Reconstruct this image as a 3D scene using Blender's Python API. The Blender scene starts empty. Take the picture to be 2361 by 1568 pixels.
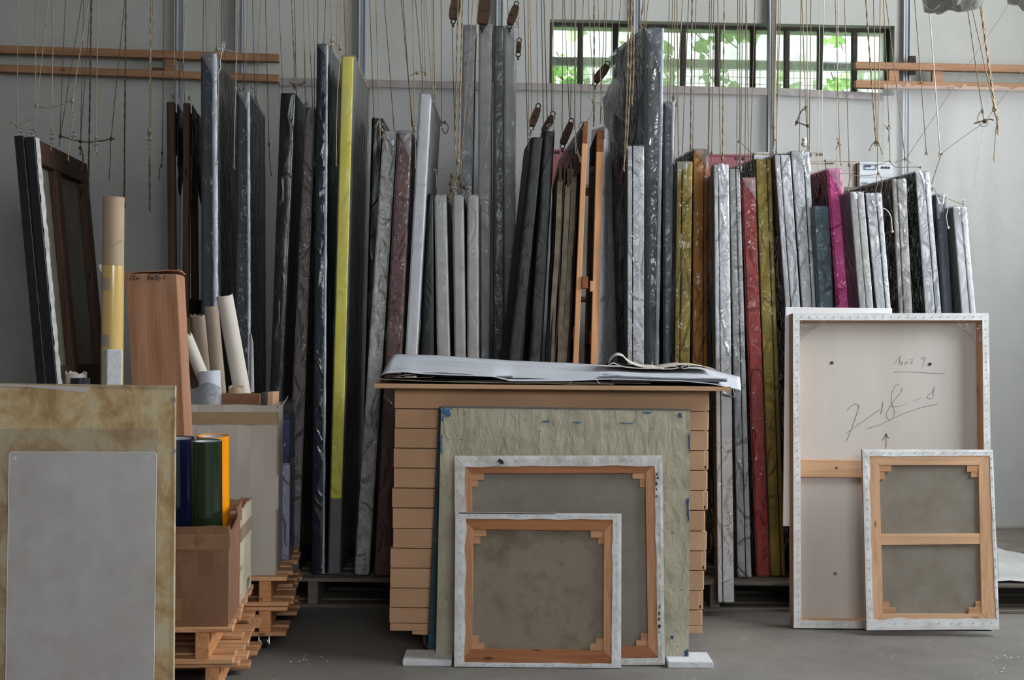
import bpy, bmesh, math, random
from mathutils import Vector, Matrix, noise as mnoise

random.seed(7)
SC = bpy.context.scene
COL = SC.collection

# ---------------------------------------------------------------- camera
CAMZ = 1.2
LENS = 50.0
F = 2361.0 * LENS / 36.0
CX, CY = 1180.5, 784.0
ROLL = math.radians(0.5)
_c, _s = math.cos(ROLL), math.sin(ROLL)
cam_data = bpy.data.cameras.new('camera')
cam_data.lens = LENS
cam_data.sensor_width = 36.0
cam_data.sensor_fit = 'HORIZONTAL'
cam_data.clip_end = 200
cam = bpy.data.objects.new('camera', cam_data)
COL.objects.link(cam)
cam.matrix_world = Matrix(((_c, -_s, 0, 0), (0, 0, -1, 0), (_s, _c, 0, CAMZ), (0, 0, 0, 1)))
SC.camera = cam

# ---------------------------------------------------------------- world / daylight
world = bpy.data.worlds.new('daylight')
SC.world = world
world.use_nodes = True
_bg = world.node_tree.nodes['Background']
_bg.inputs[0].default_value = (0.92, 0.97, 1.0, 1)
_bg.inputs[1].default_value = 5.0


def area_light(name, loc, rot, sx, sy, power, color):
    d = bpy.data.lights.new(name, 'AREA')
    d.shape = 'RECTANGLE'
    d.size, d.size_y = sx, sy
    d.energy = power
    d.color = color
    o = bpy.data.objects.new(name, d)
    o.location = loc
    o.rotation_euler = rot
    COL.objects.link(o)
    return o


# daylight entering by the tall shop window of the right-hand wall
area_light('daylight_right_window', (3.95, 5.1, 3.0), (0, math.radians(90), 0), 2.4, 3.4, 225, (0.93, 0.97, 1.0))
# weaker daylight from the window behind the photographer, high on the right
area_light('daylight_rear_window', (1.6, -2.9, 2.7), (math.radians(90), 0, 0), 3.0, 1.8, 135, (0.93, 0.97, 1.0))

# ---------------------------------------------------------------- view
SC.view_settings.view_transform = 'Standard'
SC.view_settings.look = 'None'
SC.view_settings.exposure = -0.07
SC.view_settings.gamma = 1.0
SC.view_settings.use_curve_mapping = False
SC.cycles.use_denoising = True
SC.cycles.max_bounces = 7
SC.cycles.diffuse_bounces = 3
SC.cycles.glossy_bounces = 3
SC.cycles.transparent_max_bounces = 16
SC.cycles.use_adaptive_sampling = True
SC.cycles.adaptive_threshold = 0.02
SC.cycles.caustics_reflective = False
SC.cycles.caustics_refractive = False


# ================================================================ helpers
def P(px, py, Y):
    """World point seen at pixel (px, py) at distance Y in front of the camera."""
    u, v = (px - CX) / F, (CY - py) / F
    return Vector(((u * _c - v * _s) * Y, Y, CAMZ + (u * _s + v * _c) * Y))


def ray(px, py):
    u, v = (px - CX) / F, (CY - py) / F
    return Vector((u * _c - v * _s, 1.0, u * _s + v * _c))


class Plane:
    """A leaning plane: y = Yb + z*tan(lean) + k*x."""
    def __init__(self, Yb, lean_deg=0.0, k=0.0):
        self.Yb, self.tl, self.k = Yb, math.tan(math.radians(lean_deg)), k
        self.n = Vector((k, -1.0, self.tl)).normalized()

    def __call__(self, px, py, off=0.0):
        d = ray(px, py)
        t = (self.Yb + CAMZ * self.tl) / (1.0 - d.z * self.tl - d.x * self.k)
        return Vector((0, 0, CAMZ)) + d * t + self.n * off


def S(r, g, b):
    def f(c):
        c /= 255.0
        return c / 12.92 if c <= 0.04045 else ((c + 0.055) / 1.055) ** 2.4
    return (f(r), f(g), f(b), 1.0)


# ---------------------------------------------------------------- mesh pieces (verts, faces)
def cat(*gs):
    V, Fc = [], []
    for v, f in gs:
        o = len(V)
        V.extend(v)
        Fc.extend([tuple(i + o for i in q) for q in f])
    return V, Fc


BOXF = [(0, 3, 2, 1), (4, 5, 6, 7), (0, 1, 5, 4), (1, 2, 6, 5), (2, 3, 7, 6), (3, 0, 4, 7)]


def hexa(fl, fr, tr, tl, bfl, bfr, btr, btl):
    """front quad (bl, br, tr, tl) and back quad in the same order"""
    return [fl, fr, tr, tl, bfl, bfr, btr, btl], [(0, 1, 2, 3), (5, 4, 7, 6), (0, 4, 5, 1), (1, 5, 6, 2), (2, 6, 7, 3), (3, 7, 4, 0)]


def box(x0, x1, y0, y1, z0, z1):
    V = Vector
    return hexa(V((x0, y0, z0)), V((x1, y0, z0)), V((x1, y0, z1)), V((x0, y0, z1)),
                V((x0, y1, z0)), V((x1, y1, z0)), V((x1, y1, z1)), V((x0, y1, z1)))


def xf(g, loc=(0, 0, 0), rz=0.0, M=None):
    if M is None:
        M = Matrix.Translation(loc) @ Matrix.Rotation(rz, 4, 'Z')
    return [M @ Vector(v) for v in g[0]], g[1]


def bev(g, w=0.003, seg=1):
    bm = bmesh.new()
    vs = [bm.verts.new(v) for v in g[0]]
    for f in g[1]:
        try:
            bm.faces.new([vs[i] for i in f])
        except ValueError:
            pass
    bmesh.ops.recalc_face_normals(bm, faces=bm.faces)
    bmesh.ops.bevel(bm, geom=list(bm.edges), offset=w, segments=seg, affect='EDGES', clamp_overlap=True)
    bm.verts.index_update()
    r = [v.co.copy() for v in bm.verts], [tuple(v.index for v in f.verts) for f in bm.faces]
    bm.free()
    return r


def frames(pts):
    n = len(pts)
    out = []
    ref = Vector((0.123, 1, 0.2)).normalized()
    for i in range(n):
        t = (pts[min(i + 1, n - 1)] - pts[max(i - 1, 0)])
        t = t.normalized() if t.length > 1e-9 else Vector((0, 0, 1))
        a = ref - t * ref.dot(t)
        if a.length < 1e-4:
            a = Vector((1, 0, 0)) - t * t.x
        a.normalize()
        out.append((a, t.cross(a)))
        ref = a
    return out


def tube(pts, r, n=6, cap=True):
    pts = [Vector(p) for p in pts]
    rs = r if isinstance(r, (list, tuple)) else [r] * len(pts)
    fr = frames(pts)
    V, Fc = [], []
    for p, (a, b), rr in zip(pts, fr, rs):
        for k in range(n):
            t = 2 * math.pi * k / n
            V.append(p + a * (rr * math.cos(t)) + b * (rr * math.sin(t)))
    for i in range(len(pts) - 1):
        for k in range(n):
            k2 = (k + 1) % n
            Fc.append((i * n + k, i * n + k2, (i + 1) * n + k2, (i + 1) * n + k))
    if cap:
        Fc.append(tuple(range(n - 1, -1, -1)))
        Fc.append(tuple((len(pts) - 1) * n + k for k in range(n)))
    return V, Fc


def pipe(p0, p1, r, ri, n=28, ragged=0.0, seed=0, rings=1):
    """A hollow roll from p0 to p1 (open at p1) with a real wall thickness."""
    p0, p1 = Vector(p0), Vector(p1)
    t = (p1 - p0).normalized()
    a = Vector((0, 1, 0)) - t * t.y
    a.normalize()
    b = t.cross(a)
    V, Fc = [], []
    prof = [(p0 + (p1 - p0) * (i / rings), r) for i in range(rings + 1)]
    prof += [(p1, ri), (p1 - t * min(0.25, (p1 - p0).length * 0.8), ri)]
    for i, (c, rr) in enumerate(prof):
        for k in range(n):
            ang = 2 * math.pi * k / n
            off = t * (ragged * mnoise.noise(Vector((math.cos(ang) * 2.5 + seed, math.sin(ang) * 2.5, seed * 1.7)))) if i in (rings, rings + 1) else Vector()
            V.append(c + a * (rr * math.cos(ang)) + b * (rr * math.sin(ang)) + off)
    for i in range(len(prof) - 1):
        for k in range(n):
            k2 = (k + 1) % n
            Fc.append((i * n + k, i * n + k2, (i + 1) * n + k2, (i + 1) * n + k))
    Fc.append(tuple(range(n - 1, -1, -1)))
    m = (len(prof) - 1) * n
    Fc.append(tuple(m + k for k in range(n)))
    return V, Fc


def grid(fn, nu, nv, thick=None):
    V = [Vector(fn(i / nu, j / nv)) for j in range(nv + 1) for i in range(nu + 1)]
    w = nu + 1
    Fc = [(j * w + i, j * w + i + 1, (j + 1) * w + i + 1, (j + 1) * w + i) for j in range(nv) for i in range(nu)]
    if thick is not None:
        tv = Vector(thick)
        n0 = len(V)
        V += [v + tv for v in V]
        Fc += [tuple(n0 + i for i in reversed(q)) for q in Fc]
        ring = [i for i in range(w)] + [j * w + nu for j in range(1, nv + 1)] + [nv * w + i for i in range(nu - 1, -1, -1)] + [j * w for j in range(nv - 1, 0, -1)]
        for a, b in zip(ring, ring[1:] + ring[:1]):
            Fc.append((b, a, n0 + a, n0 + b))
    return V, Fc


def ring(c, r, rt, normal=(0, 1, 0), n=12, m=5):
    nrm = Vector(normal).normalized()
    a = nrm.orthogonal().normalized()
    b = nrm.cross(a)
    V, Fc = [], []
    for i in range(n):
        t = 2 * math.pi * i / n
        d = a * math.cos(t) + b * math.sin(t)
        for k in range(m):
            s = 2 * math.pi * k / m
            V.append(Vector(c) + d * (r + rt * math.cos(s)) + nrm * (rt * math.sin(s)))
    for i in range(n):
        for k in range(m):
            Fc.append((i * m + k, i * m + (k + 1) % m, ((i + 1) % n) * m + (k + 1) % m, ((i + 1) % n) * m + k))
    return V, Fc


def blob(c, rx, ry, rz, nu=10, nv=6, rough=0.0, seed=0):
    V, Fc = [], []
    for j in range(nv + 1):
        th = math.pi * j / nv
        for i in range(nu):
            ph = 2 * math.pi * i / nu
            d = Vector((math.sin(th) * math.cos(ph), math.sin(th) * math.sin(ph), math.cos(th)))
            k = 1 + rough * mnoise.noise(d * 2.2 + Vector((seed, seed * 0.7, 0)))
            V.append(Vector(c) + Vector((d.x * rx * k, d.y * ry * k, d.z * rz * k)))
    for j in range(nv):
        for i in range(nu):
            i2 = (i + 1) % nu
            Fc.append((j * nu + i, (j + 1) * nu + i, (j + 1) * nu + i2, j * nu + i2))
    return V, Fc


def prism(pl, poly, off, thick):
    """polygon given in pixels (counter-clockwise), laid on leaning plane pl, front at off, going back by thick"""
    a = [pl(x, y, off) for x, y in poly]
    b = [p - pl.n * thick for p in a]
    n = len(a)
    Fc = [tuple(range(n)), tuple(range(2 * n - 1, n - 1, -1))]
    for i in range(n):
        j = (i + 1) % n
        Fc.append((j, i, n + i, n + j))
    return a + b, Fc


# ---------------------------------------------------------------- objects
class Thing:
    """Collects parts in world coordinates; build() makes the Empty (or single mesh) and its children."""
    def __init__(self, name, label=None, category=None, group=None, kind=None, parts_label=None):
        self.name, self.label, self.category, self.group, self.kind = name, label, category, group, kind
        self.parts = []

    def part(self, name, g, mat, parent=None, smooth=False, label=None, kind=None, mats=None, fmat=None):
        self.parts.append(dict(name=name, g=g, mat=mat, parent=parent, smooth=smooth, label=label, kind=kind, mats=mats, fmat=fmat))
        return len(self.parts) - 1

    def props(self, o):
        if self.label: o['label'] = self.label
        if self.category: o['category'] = self.category
        if self.group: o['group'] = self.group
        if self.kind: o['kind'] = self.kind

    def build(self, force_empty=False):
        av = [v for p in self.parts for v in p['g'][0]]
        xs, ys, zs = [v[0] for v in av], [v[1] for v in av], [v[2] for v in av]
        base = Vector(((min(xs) + max(xs)) / 2, (min(ys) + max(ys)) / 2, min(zs)))
        root = None
        if len(self.parts) > 1 or force_empty:
            root = bpy.data.objects.new(self.name, None)
            root.empty_display_size = 0.05
            root.location = base
            COL.objects.link(root)
            self.props(root)
        objs = []
        for p in self.parts:
            nm = p['name'] if root else self.name
            me = bpy.data.meshes.new(nm)
            me.from_pydata([tuple(Vector(v) - base) for v in p['g'][0]], [], p['g'][1])
            bm = bmesh.new()
            bm.from_mesh(me)
            bmesh.ops.recalc_face_normals(bm, faces=bm.faces)
            bm.to_mesh(me)
            bm.free()
            for m in (p['mats'] or [p['mat']]):
                me.materials.append(m)
            if p['fmat']:
                for q in me.polygons:
                    q.material_index = p['fmat'](q, base)
            if p['smooth']:
                me.polygons.foreach_set('use_smooth', [True] * len(me.polygons))
            me.update()
            o = bpy.data.objects.new(nm, me)
            COL.objects.link(o)
            if root:
                o.parent = objs[p['parent']] if p['parent'] is not None else root
                if p['label']: o['label'] = p['label']
                if p['kind']: o['kind'] = p['kind']
            else:
                o.location = base
                self.props(o)
            objs.append(o)
        return root or objs[0]


def single(name, g, mat, label, category, group=None, kind=None, smooth=False):
    t = Thing(name, label, category, group, kind)
    t.part(name, g, mat, smooth=smooth)
    return t.build()


# ---------------------------------------------------------------- materials
def _nt(name):
    m = bpy.data.materials.new(name)
    m.use_nodes = True
    nt = m.node_tree
    nt.nodes.clear()
    return m, nt, nt.nodes, nt.links


def _coords(N, L, scale=(1, 1, 1), rnd=True):
    tc = N.new('ShaderNodeTexCoord')
    mp = N.new('ShaderNodeMapping')
    mp.inputs['Scale'].default_value = scale
    L.new(tc.outputs['Object'], mp.inputs['Vector'])
    if rnd:
        oi = N.new('ShaderNodeObjectInfo')
        ml = N.new('ShaderNodeMath'); ml.operation = 'MULTIPLY'; ml.inputs[1].default_value = 37.0
        L.new(oi.outputs['Random'], ml.inputs[0])
        cb = N.new('ShaderNodeCombineXYZ')
        for i in range(3): L.new(ml.outputs[0], cb.inputs[i])
        L.new(cb.outputs[0], mp.inputs['Location'])
    return mp.outputs[0]


def _noise(N, L, vec, scale, detail=4, rough=0.55, dist=0.0):
    n = N.new('ShaderNodeTexNoise')
    n.inputs['Scale'].default_value = scale
    n.inputs['Detail'].default_value = detail
    n.inputs['Roughness'].default_value = rough
    n.inputs['Distortion'].default_value = dist
    L.new(vec, n.inputs['Vector'])
    return n.outputs['Fac']


def _ramp(N, L, fac, stops):
    r = N.new('ShaderNodeValToRGB')
    els = r.color_ramp.elements
    while len(els) < len(stops): els.new(0.5)
    for e, (p, c) in zip(els, stops):
        e.position, e.color = p, c
    L.new(fac, r.inputs[0])
    return r.outputs[0]


def _mixc(N, L, fac, a, b, mode='MIX'):
    m = N.new('ShaderNodeMix'); m.data_type = 'RGBA'; m.blend_type = mode
    for sock, v in ((m.inputs[0], fac), (m.inputs[6], a), (m.inputs[7], b)):
        if hasattr(v, 'default_value') or hasattr(v, 'links'): L.new(v, sock)
        else: sock.default_value = v
    return m.outputs[2]


def _bump(N, L, h, strength, dist, prev=None):
    b = N.new('ShaderNodeBump')
    b.inputs['Strength'].default_value = strength
    b.inputs['Distance'].default_value = dist
    L.new(h, b.inputs['Height'])
    if prev: L.new(prev, b.inputs['Normal'])
    return b.outputs[0]


def mat(name, c1, c2=None, rough=0.7, scale=6.0, axis=(1, 1, 1), lo=0.35, hi=0.65, bump=0.0, bscale=60.0, baxis=(1, 1, 1),
        metal=0.0, spec=0.4, detail=5, specks=None, dist=0.0, bdist=0.004, coat=0.0, rnd=True, streak=None):
    m, nt, N, L = _nt(name)
    out = N.new('ShaderNodeOutputMaterial')
    b = N.new('ShaderNodeBsdfPrincipled')
    L.new(b.outputs[0], out.inputs[0])
    b.inputs['Roughness'].default_value = rough
    b.inputs['Metallic'].default_value = metal
    b.inputs['Specular IOR Level'].default_value = spec
    if coat:
        b.inputs['Coat Weight'].default_value = coat
        b.inputs['Coat Roughness'].default_value = 0.08
    vec = _coords(N, L, axis, rnd)
    if c2 is None: c2 = tuple(x * 0.82 for x in c1[:3]) + (1,)
    col = _ramp(N, L, _noise(N, L, vec, scale, detail, 0.6, dist), [(lo, c2), (hi, c1)])
    if streak:
        sv = _coords(N, L, streak[1], rnd)
        col = _mixc(N, L, _ramp(N, L, _noise(N, L, sv, streak[2], 3), [(streak[3], (0, 0, 0, 1)), (streak[4], (1, 1, 1, 1))]), col, streak[0])
    if specks:
        sc_, thr, colr = specks
        v2 = _coords(N, L, (1, 1, 1), rnd)
        f = _ramp(N, L, _noise(N, L, v2, sc_, 2, 0.5), [(thr, (0, 0, 0, 1)), (thr + 0.03, (1, 1, 1, 1))])
        col = _mixc(N, L, f, col, colr)
    L.new(col, b.inputs['Base Color'])
    if bump:
        bv = _coords(N, L, baxis, rnd)
        L.new(_bump(N, L, _noise(N, L, bv, bscale, 4), bump, bdist), b.inputs['Normal'])
    return m


def wood(name, c1, c2, axis='Z', rough=0.65, knots=True, dens=1.0):
    sc = {'X': (2.0, 38, 38), 'Y': (38, 2.0, 38), 'Z': (38, 38, 2.0)}[axis]
    m, nt, N, L = _nt(name)
    out = N.new('ShaderNodeOutputMaterial')
    b = N.new('ShaderNodeBsdfPrincipled')
    L.new(b.outputs[0], out.inputs[0])
    b.inputs['Roughness'].default_value = rough
    b.inputs['Specular IOR Level'].default_value = 0.25
    vec = _coords(N, L, tuple(s * dens for s in sc))
    g = _noise(N, L, vec, 1.0, 6, 0.65, 1.2)
    col = _ramp(N, L, g, [(0.3, c2), (0.52, c1), (0.75, tuple(min(1, x * 1.12) for x in c1[:3]) + (1,))])
    v2 = _coords(N, L, (1, 1, 1))
    big = _ramp(N, L, _noise(N, L, v2, 2.5, 2), [(0.3, (0.82, 0.82, 0.82, 1)), (0.7, (1.06, 1.06, 1.06, 1))])
    col = _mixc(N, L, 1.0, col, big, 'MULTIPLY')
    if knots:
        ks = {'X': (5, 16, 16), 'Y': (16, 5, 16), 'Z': (16, 16, 5)}[axis]
        vk = _coords(N, L, ks)
        vo = N.new('ShaderNodeTexVoronoi'); vo.inputs['Scale'].default_value = 1.0
        L.new(vk, vo.inputs['Vector'])
        f = _ramp(N, L, vo.outputs['Distance'], [(0.07, (1, 1, 1, 1)), (0.13, (0, 0, 0, 1))])
        col = _mixc(N, L, f, col, tuple(x * 0.45 for x in c2[:3]) + (1,))
    L.new(col, b.inputs['Base Color'])
    L.new(_bump(N, L, g, 0.25, 0.002), b.inputs['Normal'])
    return m


def _crease(N, L, scale, sharp, vecscale=(1, 1, 0.6), dist=0.8):
    """thin steep ridges, the creases of crumpled film"""
    n = _noise(N, L, _coords(N, L, vecscale), scale, 1.5, 0.45, dist)
    a = N.new('ShaderNodeMath'); a.operation = 'SUBTRACT'; a.inputs[1].default_value = 0.5
    L.new(n, a.inputs[0])
    b = N.new('ShaderNodeMath'); b.operation = 'ABSOLUTE'
    L.new(a.outputs[0], b.inputs[0])
    c = N.new('ShaderNodeMath'); c.operation = 'MULTIPLY_ADD'; c.inputs[1].default_value = -sharp; c.inputs[2].default_value = 1.0; c.use_clamp = True
    L.new(b.outputs[0], c.inputs[0])
    return c.outputs[0]


def film(name, tint=(0.9, 0.92, 0.95, 1), haze=0.2, haze_col=(0.75, 0.78, 0.82, 1), rough=0.14, wr=0.6, sc=(1, 1, 0.5), ws=14.0, ior=1.45, var=0.35, gmax=0.6, cr=0.0, crs=8.0):
    """clear or hazy wrapping film with crinkles"""
    m, nt, N, L = _nt(name)
    out = N.new('ShaderNodeOutputMaterial')
    tr = N.new('ShaderNodeBsdfTransparent'); tr.inputs[0].default_value = tint
    df = N.new('ShaderNodeBsdfDiffuse'); df.inputs[0].default_value = haze_col
    gl = N.new('ShaderNodeBsdfGlossy'); gl.inputs['Roughness'].default_value = rough
    gl.inputs[0].default_value = (1, 1, 1, 1)
    vec = _coords(N, L, sc)
    n1 = _noise(N, L, vec, ws, 3, 0.5, 1.6)
    v2 = _coords(N, L, (1, 1, 0.8))
    n2 = _noise(N, L, v2, ws * 3.2, 2, 0.5, 2.5)
    bp = _bump(N, L, n2, wr * 0.4, 0.004, _bump(N, L, n1, wr, 0.022))
    if cr:
        bp = _bump(N, L, _crease(N, L, crs, 16.0), cr, 0.012, _bump(N, L, _crease(N, L, crs * 2.3, 12.0, (1, 1, 0.85), 1.4), cr * 0.6, 0.006, bp))
    hz = _ramp(N, L, _noise(N, L, v2, 5.0, 3), [(0.3, (haze * (1 - var),) * 3 + (1,)), (0.7, (min(1, haze * (1 + var)),) * 3 + (1,))])
    m1 = N.new('ShaderNodeMixShader')
    L.new(hz, m1.inputs[0]); L.new(tr.outputs[0], m1.inputs[1]); L.new(df.outputs[0], m1.inputs[2])
    fr = N.new('ShaderNodeFresnel'); fr.inputs[0].default_value = ior
    L.new(bp, fr.inputs['Normal']); L.new(bp, gl.inputs['Normal'])
    mu = N.new('ShaderNodeMath'); mu.operation = 'MULTIPLY_ADD'; mu.inputs[1].default_value = gmax; mu.inputs[2].default_value = 0.0
    mu.use_clamp = True
    L.new(fr.outputs[0], mu.inputs[0])
    m2 = N.new('ShaderNodeMixShader')
    L.new(mu.outputs[0], m2.inputs[0]); L.new(m1.outputs[0], m2.inputs[1]); L.new(gl.outputs[0], m2.inputs[2])
    L.new(m2.outputs[0], out.inputs[0])
    return m


def poly_film(name, c, rough=0.28, wr=0.7, ws=12.0, spec=0.6, cr=0.28):
    """opaque dark polythene"""
    m, nt, N, L = _nt(name)
    out = N.new('ShaderNodeOutputMaterial')
    b = N.new('ShaderNodeBsdfPrincipled')
    L.new(b.outputs[0], out.inputs[0])
    b.inputs['Roughness'].default_value = rough
    b.inputs['Specular IOR Level'].default_value = spec
    vec = _coords(N, L, (1, 1, 0.6))
    col = _ramp(N, L, _noise(N, L, vec, 5, 4), [(0.3, tuple(x * 0.7 for x in c[:3]) + (1,)), (0.7, c)])
    L.new(col, b.inputs['Base Color'])
    v2 = _coords(N, L, (1, 1, 0.7))
    bp = _bump(N, L, _noise(N, L, v2, ws * 3, 2, 0.5, 2.0), wr * 0.4, 0.003, _bump(N, L, _noise(N, L, vec, ws, 2, 0.45, 1.0), wr * 0.5, 0.012))
    bp = _bump(N, L, _crease(N, L, 7.0, 24.0), cr, 0.008, bp)
    L.new(bp, b.inputs['Normal'])
    return m


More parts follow.
